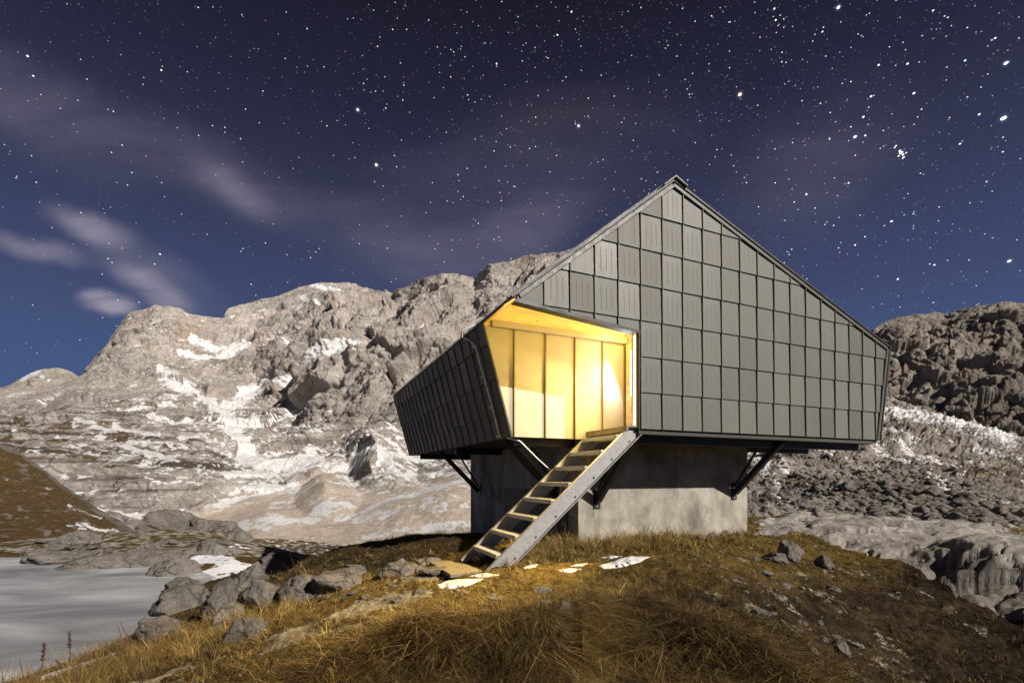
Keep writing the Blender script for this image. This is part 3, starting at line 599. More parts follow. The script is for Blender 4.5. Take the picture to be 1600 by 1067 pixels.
# ------------------------------------------------------------------ the hut
HUT = AB(6.7, 10.5, -1.3)
hut = empty('mountain_hut', HUT)
tag(hut, 'grey shingle clad bivouac hut on a concrete base with a lit yellow entrance', 'hut')
B, R, PF, BK = 6.3, 7.5, 7.6, 15.62
EAVE = (2.768, 2.506); APEX = (5.62, 4.80); REAVE = (11.42, 2.70); RBOT = (11.09, .760)
AC = 4.95; ZB = .756
def roofz(a): return EAVE[1]+(a-EAVE[0])*(APEX[1]-EAVE[1])/(APEX[0]-EAVE[0]) if a < APEX[0] else APEX[1]+(a-APEX[0])*(REAVE[1]-APEX[1])/(REAVE[0]-APEX[0])
def clip_rect(poly, x0, x1, y0, y1):
    for ax, val, sg in ((0, x0, 1), (0, x1, -1), (1, y0, 1), (1, y1, -1)):
        out = []
        for i in range(len(poly)):
            p, q = poly[i], poly[(i+1) % len(poly)]; dp, dq = (p[ax]-val)*sg, (q[ax]-val)*sg
            if dp >= 0: out.append(p)
            if (dp >= 0) != (dq >= 0):
                t = dp/(dp-dq); out.append((p[0]+(q[0]-p[0])*t, p[1]+(q[1]-p[1])*t))
        poly = out
        if len(poly) < 3: return []
    return poly
def inside(poly, x, y): return bool(in_poly(np.array([x]), np.array([y]), poly)[0])
def span(poly, x):
    ys = []
    for i in range(len(poly)):
        (x0, y0), (x1, y1) = poly[i], poly[(i+1) % len(poly)]
        if (x0 <= x) != (x1 <= x): ys.append(y0+(y1-y0)*(x-x0)/(x1-x0))
    return (min(ys), max(ys)) if len(ys) >= 2 else None
def cladding(mb, pt, nrm, polys, seams, rows, ribs=True):
    """shingles: each one tilts out at its foot, with a raised seam at its side and three pressed ribs"""
    def q(s, t, o): return pt(s, t)+nrm*o
    for poly in polys:
        for i in range(len(seams)-1):
            for j in range(len(rows)-1):
                s0, s1, t0, t1 = seams[i], seams[i+1], rows[j], rows[j+1]
                pl = clip_rect(poly, s0+.003, s1-.020, t0+.013, t1-.001)
                if not pl: continue
                jit = random.uniform(-.0015, .0025); tw = random.uniform(-.004, .004)
                off = lambda s, t:   .012+jit+.020*(1-(t-t0)/(t1-t0))+tw*((s-s0)/(s1-s0)-.5)
                n = len(mb.v); k = len(pl)
                mb.v += [tuple(q(s, t, off(s, t))) for s, t in pl]+[tuple(q(s, t, -.002)) for s, t in pl]
                mb.f.append(tuple(range(n, n+k)))
                for a in range(k): b = (a+1) % k; mb.f.append((n+a, n+k+a, n+k+b, n+b))
                if ribs:
                    for fr in (.27, .5, .73):
                        s = s0+(s1-s0)*fr; ta, tb = max(t0, .70)+.085+random.uniform(0, .02) if t0 > .5 else t0+.08, t1-.09-random.uniform(0, .03)
                        if inside(poly, s, ta-.02) and inside(poly, s, tb+.05):
                            pts = []
                            for t in (ta, tb):
                                o = off(s, t); pts.append([q(s-.006, t, o), q(s, t, o+.0024), q(s+.006, t, o)])
                            mb.face([pts[0][0], pts[0][1], pts[1][1], pts[1][0]]); mb.face([pts[0][1], pts[0][2], pts[1][2], pts[1][1]])
        for s in seams[1:-1]:
            sp = span(poly, s)
            if not sp or sp[1]-sp[0] < .05: continue
            tt = [sp[0]+.002]+[r for r in rows if sp[0]+.03 < r < sp[1]-.03]+[sp[1]-.012]
            for ta, tb in zip(tt[:-1], tt[1:]):
                sx = s+random.uniform(-.002, .002)
                mb.hexa([q(sx-.012, ta+.003, -.001), q(sx+.012, ta+.003, -.001), q(sx+.012, tb, -.001), q(sx-.012, tb, -.001),
                         q(sx-.006, ta+.003, .050), q(sx+.006, ta+.003, .050), q(sx+.006, tb, .040), q(sx-.006, tb, .040)])
        mb.face([q(s, t, -.004) for s, t in poly])
seam_a = [5.40+.430*k for k in range(-7, 16)]; row_z = [.756+.568*k for k in range(0, 9)]
row_z[0] = .70
zc = 2.307
pm = [(AC, ZB), RBOT, REAVE, APEX, (AC, roofz(AC))]
pl_ = [EAVE, (AC, zc), (AC, roofz(AC))]
m = MB(); cladding(m, lambda s, t: AB(s, B, t), -E2, [pm, pl_], seam_a, row_z); m.build('front_wall', M['cladding'], hut)
# side wall (leans out), right wall and back wall
sb = Vector((3.283, .665)); stp = Vector(EAVE); sl = (stp-sb).length; sd = (stp-sb)/sl
nside = (E1*-sd.y+UP*sd.x).normalized()
def side_pt(b, t): return AB(sb.x+sd.x*t, b, sb.y+sd.y*t)
m = MB(); cladding(m, side_pt, nside, [[(R, 0), (BK, 0), (BK, sl), (R, sl)]], [R-.10+.43*k for k in range(0, 21)], [-.15+.568*k for k in range(0, 5)]); m.build('side_wall', M['cladding'], hut)
rb = Vector(RBOT); rt = Vector(REAVE); rl = (rt-rb).length; rd = (rt-rb)/rl; nr = (E1*rd.y-UP*rd.x).normalized()
m = MB(); cladding(m, lambda b, t: AB(rb.x+rd.x*t, b, rb.y+rd.y*t), nr, [[(B, 0), (BK, 0), (BK, rl), (B, rl)]], [B+.43*k for k in range(0, 23)], [.568*k for k in range(0, 5)], False); m.build('side_wall', M['cladding'], hut)
m = MB(); m.prism([AB(a, BK+.002, z) for a, z in (EAVE, (3.283, .665), RBOT, REAVE, APEX)], E2*.05); m.build('back_wall', M['cladding'], hut)
# roof slabs, ridge cap, rake trim
def up_n(p, q):
    d = (Vector(q)-Vector(p)).normalized(); n = Vector((-d.y, d.x)); return n if n.y > 0 else -n
def roof(p, q, ext, name):
    p = Vector(p); q = Vector(q); d = (p-q).normalized(); e = p+d*ext; n = up_n(p, q)
    loop = [e+n*.012, q+n*.012, Vector((q.x, q.y+.042/max(.2, n.y))), e+n*.042]
    m = MB(); m.prism([AB(a[0], B-.07, a[1]) for a in loop], E2*(BK-B+.17))
    L = (e-q).length
    b = B+.05
    while b < BK:                                              # standing seams on top
        lo = e+n*.043; hi = q+n*.043
        m.prism([AB(lo.x, b, lo.y), AB(hi.x, b, hi.y), AB(hi.x+n.x*.03, b, hi.y+n.y*.03), AB(lo.x+n.x*.03, b, lo.y+n.y*.03)], E2*.035); b += .43
    return m.build(name, M['roof'], hut)
rl_ = roof(EAVE, APEX, .03, 'roof'); rr_ = roof(REAVE, APEX, .03, 'roof')
m = MB(); rdx = .24
m.prism([AB(x, B-.11, z) for x, z in ((APEX[0]-rdx, roofz(APEX[0]-rdx)+.062), (APEX[0]-rdx, roofz(APEX[0]-rdx)+.085), (APEX[0], APEX[1]+.090), (APEX[0]+rdx, roofz(APEX[0]+rdx)+.072), (APEX[0]+rdx, roofz(APEX[0]+rdx)+.048), (APEX[0], APEX[1]+.062))], E2*(BK-B+.2))
m.build('ridge_cap', M['trim'], hut)
def trim(p, q, w, name='rake_trim', out=.05, mat='trim'):
    p = Vector(p); q = Vector(q); n = up_n(p, q); m = MB()
    m.prism([AB(x.x, B-.002, x.y) for x in (p, q, q-n*w, p-n*w)], -E2*out); return m.build(name, M[mat], hut)
trim((EAVE[0]+.07, EAVE[1]+.058), (APEX[0]-.03, APEX[1]-.03), .06); trim((APEX[0]+.01, APEX[1]-.012), (REAVE[0]-.04, REAVE[1]+.012), .05)
m = MB(); d_ = (Vector(REAVE)-Vector(RBOT)).normalized()
m.prism([AB(a, B-.002, z) for a, z in ((RBOT[0]-.06, RBOT[1]), (RBOT[0]+.012, RBOT[1]), (REAVE[0]+.012, REAVE[1]-.01), (REAVE[0]-.06, REAVE[1]-.03))], -E2*.045); m.build('corner_trim', M['trim'], hut)
m = MB(); m.prism([AB(a, B-.06, z) for a, z in ((RBOT[0]+.014, RBOT[1]-.01), (RBOT[0]+.050, RBOT[1]-.01), (REAVE[0]+.050, REAVE[1]), (REAVE[0]+.014, REAVE[1]))], E2*.30); m.build('corner_trim', M['roof'], hut)
# dark drip edges round the opening
m = MB(); m.prism([AB(a, B-.035, z) for a, z in ((EAVE[0]+.05, EAVE[1]-.005), (AC, zc), (AC, zc-.045), (EAVE[0]+.02, EAVE[1]-.05))], E2*.15); m.build('opening_trim', M['roof'], hut)
m = MB(); m.abox(AC-.022, AC-.001, B-.035, B+.03, ZB-.02, zc-.045); m.build('opening_trim', M['roof'], hut)
m = MB(); m.prism([side_pt(R-.03, -.01)+nside*.03, side_pt(R-.03, sl-.02)+nside*.03, side_pt(R-.03, sl-.02), side_pt(R-.03, -.01)], E2*.05); m.build('corner_trim', M['roof'], hut)
# recess: sheet wall, ledge, spruce wall, soffit, return wall with the door
AR = 5.58
def a_on(u, b): t = (u-CX)/F; return b*(SA+CA*t)/(CA-SA*t)
m = MB()
m.prism([AB(a, R, z) for a, z in ((3.283, .665), (AR, .665), (AR, 2.46), (EAVE[0]+.012, 2.46))], E2*.06); rw = m.build('recess_wall', M['panel'], hut)
for uu in (803, 852, 898, 941, 975):
    a = a_on(uu, R); m = MB(); m.abox(a-.011, a+.011, R-.03, R-.001, .667, 2.45); m.build('seam_strip', M['panel_seam'], rw)
m = MB(); m.abox(2.90, AR-.01, R-.075, R-.002, 2.452, 2.56); m.build('ledge', M['panel'], hut)
m = MB(); m.prism([AB(a, R+.004, z) for a, z in ((EAVE[0]+.02, 2.462), (AR, 2.462), (AR, roofz(AR)-.02), (EAVE[0]+.02, roofz(EAVE[0]+.02)-.01))], E2*.06); m.build('timber_wall', M['wood'], hut)
m = MB(); m.prism([AB(a, B+.03, z) for a, z in ((EAVE[0]+.03, roofz(EAVE[0]+.03)-.005), (AR, roofz(AR)-.005), (AR, roofz(AR)+.006), (EAVE[0]+.02, roofz(EAVE[0]+.02)+.006))], E2*(R-B-.032)); m.build('soffit', M['wood'], hut)
m = MB(); m.abox(AR+.002, AR+.06, B+.2, R+.06, .76, roofz(AR)-.03); m.build('return_wall', M['panel'], hut)
m = MB(); m.abox(AC+.012, AR, B+.16, B+.20, .76, roofz(AC)-.03); m.build('lining', M['wood'], hut)     # inner face of the gable wall
m = MB(); m.abox(AC+.012, AC+.05, B+.032, B+.158, ZB, zc+.25); jb = m.build('jamb', M['wood'], hut)
m = MB(); m.abox(AC-.004, AC+.011, B+.10, B+.115, ZB+.03, zc+.02); m.build('light_strip', M['led'], jb)
dr = MB(); dr.abox(AR-.05, AR, 6.62, 7.40, .80, 2.42); dr_ = dr.build('entrance_door', M['wood'], hut)
m = MB(); m.abox(AR-.056, AR-.051, 6.75, 7.27, 1.45, 2.28); m.build('door_glass', M['doorglass'], dr_)
m = MB(); m.tube([AB(AR-.06, 7.33, 1.72), AB(AR-.11, 7.33, 1.72), AB(AR-.11, 7.22, 1.72)], .011); m.build('handle', M['galv'], dr_)
LAMP = (5.40, 6.95, 2.66)
m = MB(); m.tube([AB(AR-.001, 6.95, 2.66), AB(AR-.05, 6.95, 2.66)], .09, 20); lm = m.build('wall_lamp', M['galv'], hut)
m = MB(); m.tube([AB(AR-.051, 6.95, 2.66), AB(AR-.075, 6.95, 2.66), AB(AR-.09, 6.95, 2.66)], [.08, .07, .03], 20); m.build('lamp_glass', M['lampglass'], lm)
# floor, underside, beams
m = MB(); m.abox(3.30, 11.08, R+.062, BK, .672, .75); m.abox(AC+.012, 11.08, B+.012, R+.06, .676, .748); m.build('floor_deck', M['underside'], hut)
m = MB()
for b0 in (R+.20, 11.2, 14.9): m.abox(3.45, 10.95, b0, b0+.10, .53, .671)
m.abox(5.2, 10.9, 6.55, 6.66, .55, .674)
m.build('floor_beam', M['black_steel'], hut)
# concrete plinth with the steel doors of the store
PA0, PA1, PB1 = 4.63, 8.86, 13.62
m = MB(); m.abox(PA0, PA1, PF, PB1, -3.4, .67); pln = m.build('plinth', M['concrete'], hut, bevel=.012)
dd = MB(); dd.abox(PA0-.03, PA0-.002, 7.95, 9.68, -2.0, -.27); d1 = dd.build('store_door', M['iron_door'], hut)
dd = MB(); dd.abox(PA0-.03, PA0-.002, 9.72, 10.97, -2.2, -.27); d2 = dd.build('store_door', M['iron_door'], hut)
for z0, z1 in ((-.66, -.50), (-.93, -.86)):
    m = MB(); m.tube([AB(PA0-.035, 8.07, z1), AB(PA0-.035, 8.07, z0)], .018); m.build('hinge', M['galv'], d1)
# braces: two flat bars from one foot plate, at right angles to the plinth wall
def brace(foot, out, n):
    foot = Vector(foot); br = MB(); side = out.cross(UP)
    top = foot+out*1.12+UP*(.655-foot.z); br.bar(foot+out*.05+UP*.02, top, side, .09, .11)
    top2 = foot+out*.66+UP*(.655-foot.z); br.bar(foot+out*.05+UP*.16, top2, side, .04, .04)
    o = br.build('brace', M['black_steel'], hut)
    m = MB(); m.bar(foot+out*.012-UP*.13, foot+out*.012+UP*.22, side, .14, .02); m.build('foot_plate', M['black_steel'], o)
    m = MB(); m.tube([foot+out*.022-UP*.09, foot+out*.034-UP*.09], .018, 8); m.build('bolt', M['galv'], o)
brace(AB(8.45, PF, -.36), -E2, 0); brace(AB(5.02, PF, -.46), -E2, 0); brace(AB(PA0, 12.8, -.43), -E1, 0); brace(AB(PA0, 8.3, -.42), -E1, 0)
# lightning wire and rod
def on_plane(u, v, o, n): d = Vector(((u-CX)/F, 1, (HZ-v)/F)); return d*(o.dot(n)/d.dot(n))
po = side_pt(R, 0)
pts = [on_plane(uu, vv, po+nside*.06, nside) for uu, vv in ((722, 527), (732, 531), (743, 541), (749, 565), (756, 589), (769, 636), (780, 681))]
pts = [AB(EAVE[0]+.9, 8.35, roofz(EAVE[0]+.9)+.09), AB(EAVE[0]+.2, 8.33, roofz(EAVE[0]+.2)+.09), AB(EAVE[0]-.10, 8.3, EAVE[1]+.08)]+pts+[AB(3.45, 7.55, .60), AB(3.9, 7.75, .30), AB(4.5, 7.95, -.08), AB(4.56, 8.2, -.45), AB(4.57, 8.4, -1.4)]
m = MB(); m.tube(pts, .014, 6); cw_ = m.build('lightning_wire', M['cable'], hut, smooth=True)
for uu, vv in ((743, 541), (756, 589), (769, 636), (780, 681)):
    p0 = on_plane(uu, vv, po+nside*.03, nside); m = MB(); m.bar(p0-nside*.02, p0+nside*.05, E2, .06, .025); m.build('clip', M['cable'], cw_)
m = MB(); m.tube([AB(APEX[0]+.22, 6.5, roofz(APEX[0]+.22)+.05), AB(APEX[0]+.22, 6.5, roofz(APEX[0]+.22)+.14), AB(APEX[0]+.235, 6.5, roofz(APEX[0]+.22)+.36)], [.018, .012, .009], 6); m.build('lightning_rod', M['cable'], hut)

# ------------------------------------------------------------------ staircase along the gable wall
st = empty('metal_staircase', AB(2.5, 6.9, -1.3)); tag(st, 'steep galvanised open staircase leading up to the hut entrance', 'staircase')
def zl(a): return -1.263+.867*(a-2.42)
sdv = (E1+UP*.867).normalized(); sn = (UP-E1*.867).normalized()
for b, sg in ((6.35, 1), (7.40, -1)):
    m = MB(); p = AB(2.36, b, zl(2.36)); q = AB(4.86, b, zl(4.86)); dep = .245
    m.prism([AB(2.36, b, zl(2.36)), AB(4.82, b, zl(4.82)), AB(4.93, b, zl(4.82)-.005), AB(4.93, b, zl(4.93)-.30), AB(2.62, b, zl(2.62)-.315), AB(2.42, b, zl(2.36)-.2)], E2*.012*sg)
    fl = -E2*sg*.055 if sg > 0 else E2*.055
    for off, w in ((.0, .010), (-.232, .010)):                  # flanges of the channel
        a0 = Vector(p)+sn*off; a1 = Vector(q)+sn*off
        m.hexa([a0, a1, a1+fl, a0+fl, a0+sn*-w, a1+sn*-w, a1+fl+sn*-w, a0+fl+sn*-w])
    so = m.build('stringer', M['galv'], st)
    for k in range(7):
        a = 2.7+k*.33; c0 = AB(a, b, zl(a))+sn*-.19; mm = MB(); mm.tube([c0, c0-E2*sg*.016], .013, 6); mm.build('bolt', M['black_steel'], so)
NT_ = 8
for k in range(NT_):
    a = 2.42+.29*(k+1)-.06; z = zl(a)-.04
    m = MB(); m.abox(a-.10, a+.15, 6.372, 7.388, z-.012, z)
    m.abox(a-.10, a-.088, 6.372, 7.388, z-.058, z-.0125); m.abox(a+.138, a+.15, 6.372, 7.388, z-.065, z-.0125)
    for r in range(5): m.abox(a-.085+r*.05, a-.070+r*.05, 6.39, 7.37, z+.0005, z+.006)
    t = m.build('tread', M['tread'], st)
    for bb in (6.40, 7.36):
        mm = MB(); mm.tube([AB(a-.101, bb, z-.045), AB(a-.112, bb, z-.045)], .013, 8); mm.build('bolt', M['galv'], t)
    for b0, b1 in ((6.3625, 6.3705), (7.3895, 7.3985)):
        mm = MB(); mm.prism([AB(a-.085, b0, z-.0135), AB(a+.135, b0, z-.0135), AB(a+.135, b0, z-.10), AB(a+.02, b0, z-.10)], E2*(b1-b0-.0005)); mm.build('bracket', M['galv'], t)
m = MB(); m.abox(4.70, 4.96, 6.28, 7.46, .775, .79); m.abox(4.70, 4.725, 6.28, 7.46, .70, .7745)
for r in range(5): m.abox(4.735+r*.045, 4.765+r*.045, 6.29, 7.45, .7905, .797)
m.build('landing', M['oldwood'], st)

# flat board at its foot
bd = [Wz(uu, vv, z) for uu, vv, z in ((671, 877, -1.40), (712, 874, -1.40), (753, 891, -1.30), (704, 897, -1.31))]
m = MB(); m.prism(bd, Vector((0, 0, -.05)))
tag(m.build('board', M['oldwood'], None, bevel=.004), 'flat worn board lying at the foot of the metal staircase', 'board')

# ------------------------------------------------------------------ boulders
def rock_mesh(name, seed, planes=16, sub=5, rough=.05, flat=1.0):
    r = np.random.default_rng(seed); bm = bmesh.new(); bmesh.ops.create_icosphere(bm, subdivisions=sub, radius=1.0)
    me = bpy.data.meshes.new(name); bm.to_mesh(me); bm.free()
    v = np.empty(len(me.vertices)*3); me.vertices.foreach_get('co', v); v = v.reshape(-1, 3)
    nr = r.normal(size=(planes, 3)); nr /= np.linalg.norm(nr, axis=1)[:, None]; dd = r.uniform(.62, 1.0, planes)
    dot = np.clip(v@nr.T, 1e-3, None); rad = dd/dot
    k = 26.0; rr = -np.log(np.exp(-k*np.clip(rad, 0, 2.2)).sum(1)+np.exp(-k*1.25))/k
    p = v*rr[:, None]
    n1 = fbm(p*1.6+seed, 5, .55); n2 = ridged(p*1.5+seed*3, 5, .6)**2
    fq, gq_ = facet(p*1.7+seed, 1); fr_, gr_ = facet(p*4.2+seed, 2)
    p = p*(1+rough*1.9*fq+rough*.6*fr_-rough*1.0*np.exp(-gq_/.05)*(n1 > -.05))[:, None]
    p = p*(1+rough*2.0*n1-rough*2.6*(n2-.3))[:, None]+v*(fbm(p*9+seed, 3)*rough*.35)[:, None]
    p[:, 2] *= flat
    me.vertices.foreach_set('co', p.ravel().astype(np.float32)); me.polygons.foreach_set('use_smooth', np.full(len(me.polygons), True)); me.update()
    return me
ROCKS = {}
for mk in ('boulder', 'pale_boulder', 'dark_boulder'):
    ROCKS[mk] = []
for s in range(7):
    base = rock_mesh('boulder', 40+s, 13+s, 5, .06)
    for mk in ROCKS:
        x = base if mk == 'boulder' else base.copy(); x.materials.append(M[mk]); ROCKS[mk].append(x)
def rock(name, mesh, loc, scale, rz, label, cat, group=None, tilt=(0, 0)):
    o = bpy.data.objects.new(name, mesh); COL.objects.link(o); o.location = loc; o.scale = scale; o.rotation_euler = (tilt[0], tilt[1], rz)
    return tag(o, label, cat, group)
def traced(u0, u1, v0, v1, y, mk, i, label, depth=.9, rz=0, tilt=(0, 0), sink=.15, name='boulder', cat='boulder', group='boulders on the lake shore'):
    if y < 10.1: y = on_ground((u0+u1)/2, v1).y
    w = (u1-u0)/F*y; h = (v1-v0)/F*y; ctr = W((u0+u1)/2, v1, y)
    z1 = ctr.z; sz = h*(.5+sink)/.85
    return rock(name, ROCKS[mk][i], (ctr.x, y+w*.3*depth, z1+h-sz*.85), (w/2/.85, w/2*depth/.85, sz), rz, label, cat, group, tilt)
traced(32, 128, 858, 888, 16.6, 'boulder', 0, 'broad grey boulder at the far shore of the ice carrying a slab', .8, .3)
traced(60, 130, 838, 862, 17.0, 'pale_boulder', 1, 'flat pale slab lying on top of the broad grey shore boulder', .8, .1, (0, -.12))
traced(100, 240, 868, 905, 15.5, 'boulder', 2, 'largest long grey boulder at the far edge of the ice', .6, .1)
traced(205, 280, 864, 895, 16.4, 'pale_boulder', 3, 'rounded boulder joined to the right end of the longest shore boulder', .8, 1.0)
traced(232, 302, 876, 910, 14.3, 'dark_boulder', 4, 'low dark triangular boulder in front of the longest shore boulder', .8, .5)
traced(300, 366, 852, 887, 17.2, 'boulder', 5, 'grey egg shaped boulder standing alone on snow right of the longest boulder', .7, .2)
traced(198, 285, 802, 848, 24, 'pale_boulder', 6, 'left half of the pale bright rock mound behind the lake', .8, .4, group='pale rocks of the mound behind the lake')
traced(272, 345, 810, 848, 25, 'pale_boulder', 0, 'right half of the pale bright rock mound behind the lake', .8, 1.4, group='pale rocks of the mound behind the lake')
traced(325, 392, 828, 856, 24.5, 'pale_boulder', 2, 'low pale rock trailing right from the bright mound', .8, 2.0, group='pale rocks of the mound behind the lake')
traced(190, 240, 836, 860, 21.5, 'pale_boulder', 1, 'pale rock at the left foot of the bright mound', .8, 2.6, group='pale rocks of the mound behind the lake')
traced(262, 300, 845, 862, 21.0, 'pale_boulder', 4, 'small pale stone in front of the bright mound', .8, .6, group='pale rocks of the mound behind the lake')
traced(243, 320, 911, 958, 10.3, 'boulder', 3, 'dark smooth boulder jutting into the ice on its right shore', .8, .8)
traced(305, 372, 915, 962, 9.8, 'boulder', 6, 'cracked grey boulder behind the smooth one jutting into the ice', .8, 2.2)
traced(345, 415, 896, 945, 10.2, 'boulder', 1, 'tall grey boulder half in the shadow of the hut', .8, 1.0)
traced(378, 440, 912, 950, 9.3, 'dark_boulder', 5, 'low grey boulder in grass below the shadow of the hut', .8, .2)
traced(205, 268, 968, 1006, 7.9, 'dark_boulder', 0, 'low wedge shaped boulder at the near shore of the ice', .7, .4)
traced(330, 372, 945, 978, 8.4, 'dark_boulder', 2, 'small dark boulder in brown grass beside a dry stalk', .8, .9)
traced(438, 500, 903, 940, 8.6, 'boulder', 4, 'angular grey block with a dark split, left of the oblong block', .8, .3, group='blocks left of the stairs')
traced(484, 558, 892, 926, 8.9, 'boulder', 0, 'oblong grey block just right of the split angular block', .7, 2.9, group='blocks left of the stairs')
traced(476, 545, 864, 897, 11.5, 'boulder', 2, 'upright grey block behind the oblong block beside the hut shadow', .8, 1.7, group='blocks left of the stairs')
traced(534, 574, 884, 900, 9.6, 'pale_boulder', 5, 'small pale flat stone right of the oblong block', .8, .7, group='blocks left of the stairs')
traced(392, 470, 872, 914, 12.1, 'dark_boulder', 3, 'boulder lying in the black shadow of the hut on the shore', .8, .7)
traced(610, 642, 842, 858, 12.5, 'pale_boulder', 3, 'pale upright stone on brown grass left of the concrete base', .7, .7, group='blocks left of the stairs')
traced(588, 648, 880, 900, 7.6, 'pale_boulder', 6, 'broad pale stone left of the board at the stair foot', .6, .2, name='stone', cat='stone', group='stones at the stair foot')
traced(612, 634, 876, 890, 7.7, 'pale_boulder', 1, 'pointed little stone on the broad pale stone by the board', .7, .2, name='stone', cat='stone', group='stones at the stair foot')
traced(640, 668, 884, 894, 7.4, 'pale_boulder', 2, 'small pale stone touching the left edge of the board', .7, 1.2, name='stone', cat='stone', group='stones at the stair foot')
traced(650, 704, 888, 899, 7.0, 'pale_boulder', 0, 'flat pale stone below the front edge of the board', .6, 2.2, name='stone', cat='stone', group='stones at the stair foot')
traced(655, 690, 872, 880, 8.2, 'pale_boulder', 4, 'thin pale stone behind the board', .6, .4, name='stone', cat='stone', group='stones at the stair foot')
traced(345, 402, 970, 1004, 5.9, 'dark_boulder', 6, 'dark stone with a pale top in grass beside the gravel path', .7, .5, name='stone', cat='stone')
traced(1226, 1258, 846, 876, 9.0, 'pale_boulder', 3, 'larger pale stone right of the concrete base below the slab', .8, .5, name='stone', cat='stone', group='stones right of the hut base')
traced(1205, 1240, 866, 882, 8.5, 'pale_boulder', 5, 'flat pale stone in front of the larger pale stone', .8, .5, name='stone', cat='stone', group='stones right of the hut base')
traced(1280, 1306, 872, 887, 8.3, 'boulder', 1, 'grey stone in a hollow under the edge of the rock slab', .8, 1.5, name='stone', cat='stone', group='stones right of the hut base')
traced(1105, 1122, 832, 841, 9.9, 'dark_boulder', 2, 'dark stone against the foot of the concrete base', .8, .5, name='stone', cat='stone', group='stones at the foot of the base')
traced(1118, 1145, 829, 840, 10.2, 'pale_boulder', 6, 'white stone against the foot of the concrete base', .8, .9, name='stone', cat='stone', group='stones at the foot of the base')
traced(1088, 1102, 837, 843, 9.8, 'pale_boulder', 0, 'small white stone left of the dark stone at the base', .8, .9, name='stone', cat='stone', group='stones at the foot of the base')
traced(944, 976, 968, 990, 4.75, 'pale_boulder', 1, 'pale stone half hidden in the hanging grass of the bank', .7, .9, name='stone', cat='stone')
traced(866, 893, 942, 958, 5.0, 'pale_boulder', 2, 'pale stone in the gap between the two grass banks', .7, .4, name='stone', cat='stone')
traced(836, 862, 918, 926, 5.6, 'boulder', 4, 'low flat stone in the yellow moss before the stairs', .7, .4, name='stone', cat='stone')
traced(742, 768, 1044, 1058, 4.2, 'pale_boulder', 5, 'pale stone at the foot of the grass bank', .7, .4, name='stone', cat='stone')
# scattered stones on the dark slope at the right
cnt = 0
r2 = random.Random(3)
cand = []
while len(cand) < 95:
    uu = r2.uniform(1060, 1590); vv = r2.uniform(848, 1060)
    if vv < 845+(uu-1150)*.16 or vv > 905+(uu-1000)*.42: continue
    if uu > 1430 and vv < 955: continue
    zg = -1.3-(vv-845)*.0048; y = zg*F/(HZ-vv); x = (uu-CX)/F*y
    for _ in range(6):
        zg = gh1(x, y); y = max(3, zg*F/(HZ-vv)); x = (uu-CX)/F*y
    cand.append((x, y, gh1(x, y)))
for k, (x, y, z) in enumerate(cand):
    s = r2.choice([.018, .025, .03, .04, .05, .07, .10])*r2.uniform(.8, 1.3)
    mk = r2.choice(['boulder', 'dark_boulder', 'pale_boulder', 'boulder'])
    rock('stone', ROCKS[mk][r2.randrange(7)], (x, y, z+s*.15), (s*r2.uniform(.9, 1.5), s*r2.uniform(.7, 1.2), s*r2.uniform(.4, .7)), r2.uniform(0, 6.3), 'loose stone lying in dark turf on the slope right of the hut', 'stone', 'loose stones on the dark right slope')
for k in range(42):                                              # pale stones along the far shore
    uu = r2.uniform(50, 480); vv = r2.uniform(848, 888); gp = on_ground(uu, vv, 8, 40)
    if gp.y > 34 or gp.z < LAKE+.02: continue
    s = gp.y*r2.uniform(.006, .017)
    rock('stone', ROCKS[r2.choice(['pale_boulder', 'boulder'])][r2.randrange(7)], (gp.x, gp.y, gp.z+s*.25), (s*r2.uniform(.9, 1.6), s, s*r2.uniform(.4, .75)), r2.uniform(0, 6.3), 'pale stone lying in brown turf by the far shore of the frozen lake', 'stone', 'pale stones by the far shore of the lake')
for k in range(46):                                              # flat stones in the moss left of and before the stairs
    uu = r2.uniform(470, 900); vv = r2.uniform(895, 950)
    if 650 < uu < 1020 and vv < 922: continue
    gp = on_ground(uu, vv); s = r2.choice([.03, .04, .05, .08])*r2.uniform(.8, 1.3)
    rock('stone', ROCKS[r2.choice(['pale_boulder', 'boulder'])][r2.randrange(7)], (gp.x, gp.y, gp.z), (s*r2.uniform(1, 1.8), s, s*.45), r2.uniform(0, 6.3), 'flat pale stone sunk in the yellow moss in front of the stairs', 'stone', 'flat stones in the moss before the stairs')
# rubble: large blocks as things, the rest as one mass
lo = rock_mesh('rubble_block', 91, 11, 3, .06); lo.materials.append(M['scree']); lo2 = rock_mesh('rubble_block', 95, 14, 3, .06); lo2.materials.append(M['scree']); lo3 = rock_mesh('rubble_block', 99, 10, 3, .07); lo3.materials.append(M['scree'])
for x_ in (lo, lo2, lo3):
    for k_ in ('snow', 'turf'): x_.attributes.new(k_, 'FLOAT', 'POINT')
los = (lo, lo2, lo3)
wgt = ((SC_U > 1165) & (SC_U < 1640) & (SC_V > 700) & (SC_V < 835)).astype(float)*(poly_soft(SC_U, SC_V, [(1240, 690), (1330, 700), (1460, 745), (1600, 800), (1640, 880), (1230, 860), (1190, 760)], 14)+.06)
wgt *= 1/np.clip(SC_P[:, 1], 20, 200)**.6
idx = rng.choice(len(SC_P), 3600, p=wgt/wgt.sum(), replace=False)
szs = np.clip(np.exp(rng.normal(-1.55, .5, 3600)), .06, .75)
appar = szs/SC_P[idx, 1]
order = np.argsort(-appar)
for k in order[:180]:
    px, py, pz = SC_P[idx[k]]; s = float(szs[k])
    rock('boulder', los[k % 3], (px, py, pz+s*.2), (s*r2.uniform(.7, 1.2), s*r2.uniform(.7, 1.2), s*r2.uniform(.55, .9)), r2.uniform(0, 6.3), 'grey block among the tumbled rubble on the snowy slope right of the hut', 'boulder', 'blocks of the rubble slope right of the hut')
